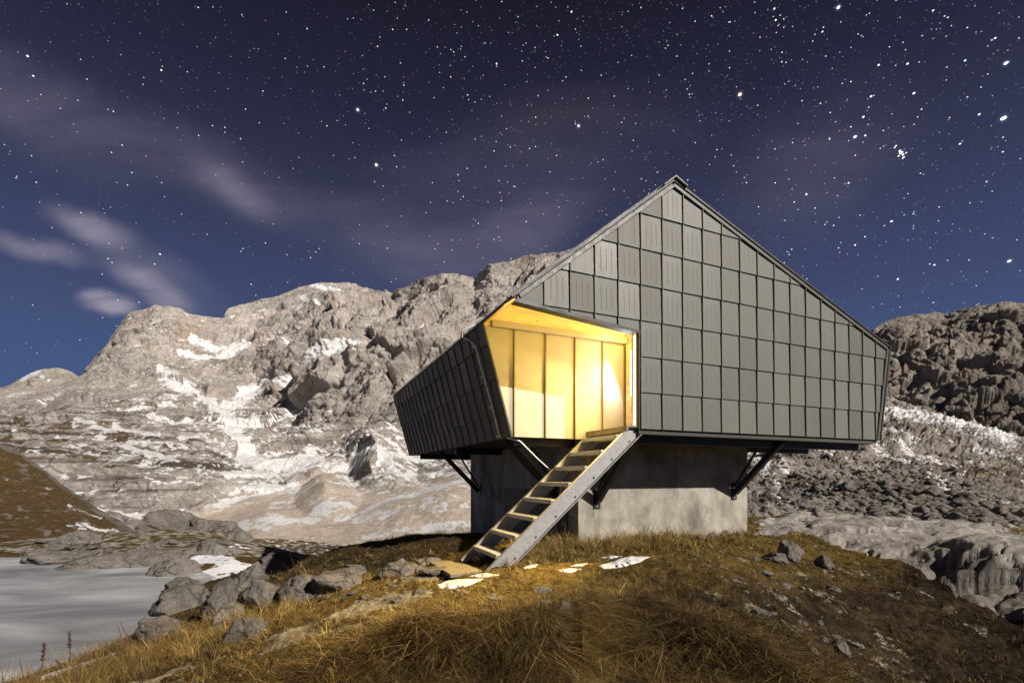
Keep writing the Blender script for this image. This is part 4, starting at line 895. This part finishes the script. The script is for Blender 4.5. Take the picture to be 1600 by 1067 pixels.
ico = rock_mesh('r', 123, 11, 2, .05); iv = np.empty(len(ico.vertices)*3); ico.vertices.foreach_get('co', iv); iv = iv.reshape(-1, 3)
it = np.empty(len(ico.polygons)*3, np.int32); ico.polygons.foreach_get('vertices', it); it = it.reshape(-1, 3); bpy.data.meshes.remove(ico)
rest = order[180:]; VV = []; QQ = []
for j, k in enumerate(rest):
    s = min(szs[k], 1.3); a = rng.uniform(0, 6.28); q = iv*np.array([s*rng.uniform(.7, 1.3), s*rng.uniform(.7, 1.2), s*rng.uniform(.5, .9)])
    q = np.c_[q[:, 0]*math.cos(a)-q[:, 1]*math.sin(a), q[:, 0]*math.sin(a)+q[:, 1]*math.cos(a), q[:, 2]]+SC_P[idx[k]]; VV.append(q); QQ.append(it+j*len(iv))
VV = np.concatenate(VV); rub = np_mesh('rubble', VV, np.concatenate(QQ), M['scree'], dict(snow=np.zeros(len(VV)), turf=np.zeros(len(VV))))
tag(rub, 'grey rubble covering the slope right of the hut', 'rubble', kind='stuff')

# ------------------------------------------------------------------ snow patches by the stairs
def patch(pts, label, h=.02, yref=None):
    n = 26; poly = [(float(a), float(b)) for a, b in pts]
    us = np.linspace(min(p[0] for p in pts)-6, max(p[0] for p in pts)+6, 70); vs = np.linspace(min(p[1] for p in pts)-3, max(p[1] for p in pts)+3, 34)
    UU, VV = np.meshgrid(us, vs); u = UU.ravel(); v = VV.ravel()
    z = np.full(len(u), -1.3)
    for _ in range(12):
        y = z*F/(HZ-v); z = .5*z+.5*ground_h((u-CX)/F*y, y)
    y = z*F/(HZ-v); x = (u-CX)/F*y
    d = polyline_d(u, v, poly+[poly[0]], 3, 1); s = np.where(in_poly(u, v, poly), d, -d)+1.6*fbm(np.c_[x*3, y*3, x*0], 4)
    top = z+h*np.sqrt(np.clip(s/2.5, 0, 1))+.006*fbm(np.c_[x*9, y*9, x*0], 3)-.02*(s < 0)
    Q = grid_quads(34, 70); keep = (s[Q] > -.2).any(1); Q = Q[keep]; used, inv = np.unique(Q, return_inverse=True)
    o = np_mesh('snow_patch', np.c_[x, y, top][used], inv.reshape(-1, 4), M['snowp'])
    tag(o, label, 'snow patch', 'old snow patches in the turf before the hut')
patch([(932, 884), (960, 876), (985, 868), (1016, 870), (1000, 879), (965, 887), (945, 889)], 'largest white snow patch on the grass in front of the concrete base')
patch([(681, 914), (700, 907), (730, 904), (756, 904), (738, 913), (712, 920), (690, 919)], 'cream snow patch just below the board at the stair foot')
patch([(872, 891), (890, 888), (908, 889), (895, 894), (876, 894)], 'small white snow patch left of the largest patch')
patch([(814, 887), (830, 882), (842, 881), (835, 886), (820, 889)], 'thin snow sliver right beside the stair stringer foot')
patch([(892, 884), (905, 881), (920, 880), (910, 884)], 'thinnest snow sliver just above the small white patch')
patch([(938, 871), (955, 868), (972, 869), (955, 873)], 'narrow snow strip behind the largest patch')
patch([(733, 900), (760, 895), (780, 898), (755, 903)], 'snow strip touching the front edge of the board')

# ------------------------------------------------------------------ grass
def make_grass(n, nb, nturf, seed):
    """tufts of 10 to 30 blades, and single short blades of turf between them"""
    g = np.random.default_rng(seed); nt = n+nb+nturf
    u = g.uniform(-120, 1720, n+nturf); y = np.exp(g.uniform(math.log(3.7), math.log(17), n+nturf)); x = (u-CX)/F*y
    xb = g.uniform(-2.2, 3.0, nb); yb = np.interp(xb, LIPX, LIPY)-.34+.44*g.uniform(0, 1, nb)**.8
    x = np.r_[x[:n], xb, x[n:]]; y = np.r_[y[:n], yb, y[n:]]; wall = np.r_[np.zeros(n), np.ones(nb), np.zeros(nturf)]; turf = np.r_[np.zeros(n+nb), np.ones(nturf)]
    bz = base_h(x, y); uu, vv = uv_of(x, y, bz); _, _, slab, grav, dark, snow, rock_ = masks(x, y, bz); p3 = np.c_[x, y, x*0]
    a_ = CA*x+SA*y; b_ = -SA*x+CA*y; hutm = (a_ > PA0-.03) & (a_ < PA1) & (b_ > PF-.02) & (b_ < PB1)
    clump = fbm(p3*1.9+3, 4); patchy = fbm(p3*5.5+13, 3); lake = bz < LAKE+.08
    snowp = np.zeros(nt, bool)
    for pl in ([(932, 884), (960, 874), (985, 867), (1018, 868), (1002, 881), (965, 890), (940, 890)], [(678, 914), (700, 905), (757, 902), (740, 914), (712, 922), (688, 921)], [(868, 890), (890, 886), (910, 888), (895, 896), (872, 896)], [(664, 874), (716, 871), (757, 890), (704, 900)]): snowp |= in_poly(uu, vv, pl)
    bank = poly_soft(uu, vv, [(380, 1000), (600, 955), (890, 955), (900, 935), (1030, 930), (1240, 985), (1400, 1100), (350, 1100)], 15)
    left = poly_soft(uu, vv, [(-200, 1040), (300, 985), (480, 900), (500, 930), (330, 1030), (150, 1100), (-200, 1100)], 12)
    baseg = poly_soft(uu, vv, [(780, 885), (850, 842), (1180, 825), (1180, 850), (900, 872), (810, 892)], 6)
    bank = np.maximum(bank*.75, wall*np.interp(x, LIPX, LIPA)/.5)
    prob = np.where(turf > 0, .75+.5*clump, .22+.55*clump+.5*patchy+.55*bank+.5*left+.6*baseg+.10*dark)
    prob = np.maximum(prob, wall*np.clip(.35+.4*bank+.7*patchy, 0, 1))
    prob = prob*(1-slab)*(1-.9*np.clip(grav*1.5, 0, 1))*(1-np.clip(snow*1.5, 0, 1))*np.clip(1.6-y/14, .1, 1)
    keep = (g.uniform(0, 1, nt) < prob) & ~hutm & ~lake & ~snowp
    x, y, bank, left, dark, baseg, clump, wall, turf = (q[keep] for q in (x, y, bank, left, dark, baseg, clump, wall, turf)); nt = len(x)
    dark = np.clip(dark+.5*wall*bank, 0, 1)  # blades on the bank darkened: shade painted into their colour
    z = ground_h(x, y); e = .05
    gxs = (ground_h(x+e, y)-z)/e; gys = (ground_h(x, y+e)-z)/e
    tl_ = (.036+.028*np.clip(clump+.3, 0, 1)+.066*bank+.040*left+.040*baseg)*np.exp(g.normal(0, .45, nt))*np.where(turf > 0, .55, 1)
    tdir = g.uniform(0, 6.283, nt); tlean = g.uniform(.1, 1.3, nt); tval = np.exp(g.normal(0, .38, nt)); tm = g.uniform(0, 1, nt)**1.3
    cnt_ = np.where(turf > 0, 1, (g.integers(9, 26, nt)*(1+.5*bank)).astype(int)); ti = np.repeat(np.arange(nt), cnt_); N_ = len(ti)
    ph = g.uniform(0, 6.283, N_); rr = np.sqrt(g.uniform(0, 1, N_))*np.where(turf[ti] > 0, .0, .018+.30*tl_[ti])
    ox, oy = rr*np.cos(ph), rr*np.sin(ph)
    bx, by = x[ti]+ox, y[ti]+oy; bz = z[ti]+np.clip(gxs[ti]*ox+gys[ti]*oy, -.12, .12)
    down = np.c_[-gxs, -gys]; dl = np.linalg.norm(down, axis=1)[:, None]+1e-6; down = (down/dl*np.clip(dl, 0, 1.0))[ti]
    bk = bank[ti]; ph2 = ph+g.normal(0, .7, N_)
    lean = np.c_[np.cos(ph2), np.sin(ph2)]*g.uniform(.25, .95, N_)[:, None]+(np.c_[np.cos(tdir), np.sin(tdir)]*tlean[:, None])[ti]*.6+down*(.30+.70*bk)[:, None]+g.normal(0, .30, (N_, 2))
    L = tl_[ti]*np.exp(g.normal(0, .35, N_)); wd = (.0021+.0008*bk)*g.uniform(.6, 1.4, N_)*np.clip(y[ti]/5.5, .8, 1.9)
    upv = np.clip(1.0-.55*bk, .25, 1)*g.uniform(.5, 1.35, N_); kink = g.uniform(.2, 1.3, N_)
    side = np.c_[-lean[:, 1], lean[:, 0]]; side /= np.linalg.norm(side, axis=1)[:, None]+1e-6
    rot = g.uniform(-1.2, 1.2, N_); side = np.c_[side[:, 0]*np.cos(rot)-side[:, 1]*np.sin(rot), side[:, 0]*np.sin(rot)+side[:, 1]*np.cos(rot)]
    bend = g.normal(0, .30, (N_, 2))
    V = np.zeros((N_, 7, 3))
    for k, t in enumerate((0, .38, .72, 1.0)):
        hx = (lean*(.35*t+.7*t*t)+bend*t*t)*L[:, None]; hz = L*upv*(1.25*t-(.45+.75*bk)*kink*t*t)
        w = wd*(1-.75*t)
        if k < 3:
            V[:, 2*k, 0] = bx+hx[:, 0]-side[:, 0]*w; V[:, 2*k, 1] = by+hx[:, 1]-side[:, 1]*w; V[:, 2*k+1, 0] = bx+hx[:, 0]+side[:, 0]*w; V[:, 2*k+1, 1] = by+hx[:, 1]+side[:, 1]*w; V[:, 2*k, 2] = bz-.006+hz; V[:, 2*k+1, 2] = bz-.006+hz
        else: V[:, 6] = np.c_[bx+hx[:, 0], by+hx[:, 1], bz-.006+hz]
    b = np.arange(N_)[:, None]*7
    Q = np.concatenate([b+np.array([0, 1, 3, 2]), b+np.array([2, 3, 5, 4]), b+np.array([4, 5, 6, 6])])
    straw = np.array([.28, .20, .068]); ochre = np.array([.145, .090, .020]); brown = np.array([.070, .040, .014]); red = np.array([.038, .021, .009])
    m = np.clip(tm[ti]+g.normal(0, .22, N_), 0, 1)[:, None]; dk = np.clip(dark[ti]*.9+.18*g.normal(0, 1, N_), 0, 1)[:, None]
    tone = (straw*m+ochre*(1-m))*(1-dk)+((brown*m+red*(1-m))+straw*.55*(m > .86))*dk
    tone = tone*(tval[ti]*np.exp(g.normal(0, .22, N_)))[:, None]
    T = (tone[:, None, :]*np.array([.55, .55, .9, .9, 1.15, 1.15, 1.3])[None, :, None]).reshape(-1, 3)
    return V.reshape(-1, 3), Q, np.clip(T, 0, .7)
gv, gq, gt = make_grass(30000, 4600, 150000, 5)
# triangles at the tip: write quads and tips as separate meshes in one object
quad = gq[gq[:, 2] != gq[:, 3]]; tri = gq[gq[:, 2] == gq[:, 3]][:, :3]
me = bpy.data.meshes.new('grass'); me.vertices.add(len(gv)); me.vertices.foreach_set('co', gv.astype(np.float32).ravel())
li = np.concatenate([quad.ravel(), tri.ravel()]).astype(np.int32); me.loops.add(len(li)); me.loops.foreach_set('vertex_index', li)
me.polygons.add(len(quad)+len(tri)); me.polygons.foreach_set('loop_start', np.concatenate([np.arange(len(quad))*4, len(quad)*4+np.arange(len(tri))*3]).astype(np.int32)); me.update(calc_edges=True)
at = me.attributes.new('tone', 'FLOAT_COLOR', 'POINT'); at.data.foreach_set('color', np.c_[gt, np.ones(len(gt))].astype(np.float32).ravel())
tag(link('grass', me, M['grass']), 'dry yellow and brown alpine grass on the banks and round the hut', 'grass', kind='stuff')

# dry weed stalks at the lake edge
for k, (uu, vt, vb, lean, seed, lab) in enumerate(((62, 1003, 1062, .12, 1, 'tall dry brown stalk with a seed head, nearest the left edge'), (107, 984, 1040, .05, 1, 'upright dry brown stalk with seed head in the middle of the three'), (122, 980, 1003, -.12, 1, 'short bent seed head rightmost of the three on the ice'),
                                  (40, 1025, 1072, -.2, 0, 'thin bare dry stalk leaning left at the bottom left corner'), (196, 975, 1030, -.25, 0, 'thin bare twig leaning left over the ice'), (205, 970, 1036, -.3, 0, 'second thin twig leaning left, just right of the first twig'), (362, 926, 962, .02, 0, 'straight reddish dry stalk beside the small dark boulder'))):
    gp = on_ground(uu, vb); x, y, zg = gp; h = (vb-vt)/F*y
    root = empty('dry_weed', (x, y, zg)); tag(root, lab, 'weed')
    P_ = [Vector((x+lean*h*t*t, y+.05*h*math.sin(3*t+k), zg-.02+h*t)) for t in (0, .25, .5, .75, 1)]
    m = MB(); m.tube(P_, [.008, .007, .006, .005, .003], 6); m.build('stem', M['weed'], root, smooth=True)
    if seed:
        m = MB(); rs_ = random.Random(k)
        for q in range(60):
            t = .5+.5*rs_.random(); c0 = P_[2].lerp(P_[4], (t-.5)*2); a = rs_.uniform(0, 6.3); ln = rs_.uniform(.02, .05)*(1.3-t*.6)
            e_ = c0+Vector((math.cos(a)*ln*.7, math.sin(a)*ln*.7, ln*.8)); m.tube([c0, (c0+e_)/2, e_], [.004, .009, .002], 4)
        m.build('seed_head', M['weed'], root)

# ------------------------------------------------------------------ the starry sky: world gradient with thin cloud, and the stars as small distant lights
w = bpy.data.worlds.new('World'); S.world = w; w.use_nodes = True; t = w.node_tree; t.nodes.clear()
class WN(NT):
    def __init__(s, tree): s.t = tree
n = WN(t); out = n.n('ShaderNodeOutputWorld'); bg = n.n('ShaderNodeBackground'); n.l(bg.outputs[0], out.inputs[0])
tc = n.n('ShaderNodeTexCoord').outputs['Generated']; sp = n.n('ShaderNodeSeparateXYZ'); n.l(tc, sp.inputs[0])
grad = n.ramp(sp.outputs[2], [(0.0, (.050, .095, .215)), (.20, (.046, .074, .166)), (.33, (.039, .049, .112)), (.46, (.028, .031, .069)), (.58, (.0155, .0165, .036)), (.70, (.0080, .0082, .018)), (1.0, (.004, .004, .008))])
# clouds live in the direction (x/y, z/y) so the blobs keep their place in the sky
yy = n.math('MAXIMUM', sp.outputs[1], .05); px = n.math('DIVIDE', sp.outputs[0], yy); pz = n.math('DIVIDE', sp.outputs[2], yy)
cv = n.n('ShaderNodeCombineXYZ'); n.l(px, cv.inputs[0]); n.l(pz, cv.inputs[1])
def blob(u, v, ru, rv, ang, amp, wisp=.5):
    mp = n.n('ShaderNodeMapping', vector_type='TEXTURE'); mp.inputs['Location'].default_value = ((u-CX)/F, (HZ-v)/F, 0); mp.inputs['Rotation'].default_value = (0, 0, math.radians(ang)); mp.inputs['Scale'].default_value = (ru/F, rv/F, 1)
    ns = n.n('ShaderNodeTexNoise'); n.l(cv.outputs[0], ns.inputs['Vector']); ns.inputs['Scale'].default_value = 5; ns.inputs['Detail'].default_value = 3
    add = n.n('ShaderNodeMix', data_type='RGBA', blend_type='LINEAR_LIGHT'); add.inputs[0].default_value = .07*wisp; n.l(cv.outputs[0], add.inputs[6]); n.l(ns.outputs['Color'], add.inputs[7])
    n.l(add.outputs[2], mp.inputs[0]); ln = n.n('ShaderNodeVectorMath', operation='LENGTH'); n.l(mp.outputs[0], ln.inputs[0])
    r = n.n('ShaderNodeMapRange', interpolation_type='SMOOTHERSTEP'); r.inputs[1].default_value = 1.0; r.inputs[2].default_value = 0.0; r.inputs[3].default_value = 0; r.inputs[4].default_value = amp; n.l(ln.outputs['Value'], r.inputs[0]); return r.outputs[0]
cl = None
for b_ in ((165, 475, 66, 30, -8, 1.9), (245, 455, 100, 38, -27, 1.2), (50, 382, 130, 30, -14, .95), (140, 352, 110, 38, -22, .85), (360, 295, 130, 42, -28, .38), (240, 420, 190, 60, -28, .32), (60, 170, 300, 110, -25, .22), (300, 250, 330, 80, -28, .18), (830, 345, 150, 70, 20, .24), (560, 350, 260, 80, -20, .20), (820, 260, 420, 150, 15, .12), (1280, 260, 260, 170, 40, .12), (700, 400, 260, 80, 0, .24)):
    x = blob(*b_); cl = x if cl is None else n.math('ADD', cl, x)
wn = n.n('ShaderNodeTexNoise'); mp = n.n('ShaderNodeMapping'); mp.inputs['Rotation'].default_value = (0, 0, math.radians(28)); mp.inputs['Scale'].default_value = (1.4, 4.0, 1); n.l(cv.outputs[0], mp.inputs[0]); n.l(mp.outputs[0], wn.inputs['Vector']); wn.inputs['Scale'].default_value = 2.2; wn.inputs['Detail'].default_value = 6; wn.inputs['Distortion'].default_value = .6
cl = n.math('MULTIPLY', cl, n.ramp(wn.outputs['Fac'], [(.32, .22), (.68, .95)]))
fr = n.math('GREATER_THAN', sp.outputs[1], .05); cl = n.math('MULTIPLY', cl, fr, True)
sky = n.mix(cl, grad, (.25, .232, .295))
n.l(sky, bg.inputs['Color']); bg.inputs['Strength'].default_value = 1.0

RS = 9000.0
sv = []; sf = []; sc_ = []; sa = []
def star(u, v, r, col, str_, el=1.0, ang=0.0, halo=False):
    d = Vector(((u-CX)/F, 1, (HZ-v)/F)).normalized(); c0 = d*(RS*1.02 if halo else RS); x = Vector((1, 0, 0)); x = (x-d*x.dot(d)).normalized(); z = d.cross(x); z = -z if z.z < 0 else z
    k = RS/F/math.sqrt(1+((u-CX)/F)**2+((HZ-v)/F)**2)**1.0; ca, sa_ = math.cos(ang), math.sin(ang); n0 = len(sv); m_ = 8
    sv.append(tuple(c0)); sc_.append([q*str_ for q in col]); sa.append(.5 if halo else 1.0)
    for i in range(m_):
        a = 2*math.pi*i/m_; ex = r*el*math.cos(a); ey = r*math.sin(a); sv.append(tuple(c0+(x*(ex*ca-ey*sa_)+z*(ex*sa_+ey*ca))*k)); sc_.append([q*str_ for q in col]); sa.append(0.0 if halo else 1.0)
    for i in range(m_): sf.append((n0, n0+1+i, n0+1+(i+1) % m_))
rs_ = random.Random(21)
blue = (.62, .78, 1.0); white = (.92, .95, 1.0); warm = (1.0, .78, .55)
def trail(u): return (1.1+.55*max(0, (u-950)/650)+.25*max(0, (400-u)/400)), (math.radians(33) if u > 950 else math.radians(-28))
k = 0
while k < 14000:
    u = rs_.uniform(-350, 1950); v = rs_.uniform(-150, 640)
    dens = .35+.65*math.exp(-((u-1050)/480)**2)
    if rs_.random() > dens: continue
    k += 1; m_ = rs_.random()**9.0
    el, an = trail(u); col = rs_.choice([white, white, blue, blue, white, warm])
    dim = 1.0 if v < 420 else .8
    star(u, v,   .33+.38*m_, col, (.08+1.2*m_+.30*rs_.random()**3)*dim, el, an)
for u, v, r, col, s in ((1406, 236, 2.0, white, 2), (1411, 242, 2.0, (.85, .75, 1), 2), (1404, 244, 1.6, white, 1.5), (1416, 239, 1.5, white, 1.4), (1398, 231, 1.5, white, 1.4), (1568, 185, 3.4, blue, 3), (1408, 239, 2.6, (.85, .75, 1), 2.2), (1400, 228, 1.6, white, 1.6), (1412, 246, 1.7, white, 1.8), (1156, 148, 2.8, warm, 2.6), (904, 197, 2.3, (.75, .75, 1), 2), (559, 172, 2.4, blue, 2.4), (588, 258, 2.4, white, 2.2), (1310, 12, 2.6, blue, 2.4), (1572, 99, 2.6, blue, 2.4), (1336, 214, 2.3, blue, 2), (1349, 183, 2.2, blue, 2),
                       (1361, 151, 2.1, white, 1.8), (1428, 146, 2.2, white, 1.8), (1393, 346, 2.2, white, 1.8), (1577, 408, 2.3, blue, 2), (1530, 179, 2, blue, 1.6), (1352, 212, 1.8, white, 1.6), (43, 88, 2.2, blue, 2), (52, 119, 1.9, blue, 1.8), (250, 397, 1.9, warm, 1.8), (252, 110, 1.9, warm, 1.7), (871, 55, 2, warm, 1.8), (893, 19, 2, warm, 1.8), (776, 100, 2, warm, 1.5),
                       (1212, 32, 1.9, white, 1.6), (1210, 14, 1.9, white, 1.5), (1373, 102, 2, white, 1.6), (1418, 100, 2, white, 1.6), (1403, 436, 2, white, 1.6), (1326, 286, 1.8, white, 1.4), (1260, 304, 1.8, white, 1.4), (1336, 383, 1.8, white, 1.4), (1460, 414, 1.8, white, 1.4), (1500, 225, 1.8, white, 1.4), (1508, 95, 1.9, blue, 1.5), (1555, 60, 1.8, white, 1.4), (1458, 17, 1.8, white, 1.4), (1285, 50, 1.8, white, 1.4)):
    el, an = trail(u); star(u, v, r*(.52 if r < 2.3 else .66), col, s, el, an)
    if r >= 2.3: star(u, v, r*2.4, col, .22, 1, 0, True)
me = bpy.data.meshes.new('sky'); me.from_pydata(sv, [], sf)
at = me.attributes.new('tone', 'FLOAT_COLOR', 'POINT'); at.data.foreach_set('color', np.c_[np.array(sc_), np.ones(len(sc_))].astype(np.float32).ravel())
at = me.attributes.new('alpha', 'FLOAT', 'POINT'); at.data.foreach_set('value', np.array(sa, np.float32))
mm = NT('starlight'); em = mm.n('ShaderNodeEmission'); tr = mm.n('ShaderNodeBsdfTransparent'); mx = mm.n('ShaderNodeMixShader')
mm.l(mm.attr('tone', 'Color'), em.inputs[0]); mm.l(mm.attr('alpha'), mx.inputs[0]); mm.l(tr.outputs[0], mx.inputs[1]); mm.l(em.outputs[0], mx.inputs[2]); mm.l(mx.outputs[0], mm.out.inputs[0]); mm.t.nodes.remove(mm.b)
mm.m.cycles.emission_sampling = 'NONE'
tag(link('sky', me, mm.m), 'dark blue night sky full of stars', kind='structure')

# ------------------------------------------------------------------ light: the moon, and the lamps of the entrance
moon = bpy.data.lights.new('moon', 'SUN'); moon.energy = 5.0; moon.angle = math.radians(.5); moon.color = (1.0, .93, .84)
mo = bpy.data.objects.new('moon', moon); COL.objects.link(mo)
md = (E1*.62-E2*1.2+UP*.852).normalized(); mo.rotation_euler = md.to_track_quat('Z', 'Y').to_euler(); mo.location = md*60
def lamp(name, kind, pos, power, colr, target=None, **k):
    l = bpy.data.lights.new(name, kind); l.energy = power; l.color = colr
    for a, b in k.items(): setattr(l, a, b)
    o = bpy.data.objects.new(name, l); COL.objects.link(o); o.location = pos
    if target is not None: o.rotation_euler = (Vector(pos)-Vector(target)).to_track_quat('Z', 'Y').to_euler()
    return o
WARM = (1, .63, .115)
lamp('entrance_lamp', 'AREA', AB(5.36, 6.76, 2.58), 250, (1, .70, .20), AB(2.1, 5.0, -1.3), shape='DISK', size=.14, spread=math.radians(110))
lamp('entrance_glow', 'POINT', AB(5.36, 6.95, 2.62), 30, (1, .66, .17), shadow_soft_size=.06)
lamp('jamb_strip_lamp', 'AREA', AB(AC+.10, B+.24, 1.62), 14, (1, .76, .32), AB(4.2, R, 1.62), shape='RECTANGLE', size=.05, size_y=1.4)
lamp('head_strip_lamp', 'AREA', AB(3.7, B+.20, 2.44), 15, WARM, AB(3.7, R, 2.15), shape='RECTANGLE', size=2.0, size_y=.05)
lamp('door_light', 'AREA', AB(AR-.064, 7.20, 1.52), 24, (.84, .93, 1), AB(4.6, 7.20, 1.15), shape='RECTANGLE', size=.34, size_y=1.2)

# ------------------------------------------------------------------ camera and view
cd = bpy.data.cameras.new('camera'); cam = bpy.data.objects.new('camera', cd); COL.objects.link(cam)
cd.sensor_width = 36; cd.lens = F/1600*36; cd.shift_y = (HZ-533.5)/1600; cd.clip_end = 30000; cd.clip_start = .05
cam.rotation_euler = (math.radians(90), 0, 0); S.camera = cam
S.view_settings.view_transform = 'Standard'; S.view_settings.look = 'None'; S.view_settings.exposure = .35; S.view_settings.gamma = 1
S.render.engine = 'CYCLES'; S.cycles.max_bounces = 6; S.cycles.transparent_max_bounces = 8
S.cycles.use_denoising = True; S.cycles.sample_clamp_indirect = 3.0; S.cycles.use_adaptive_sampling = False
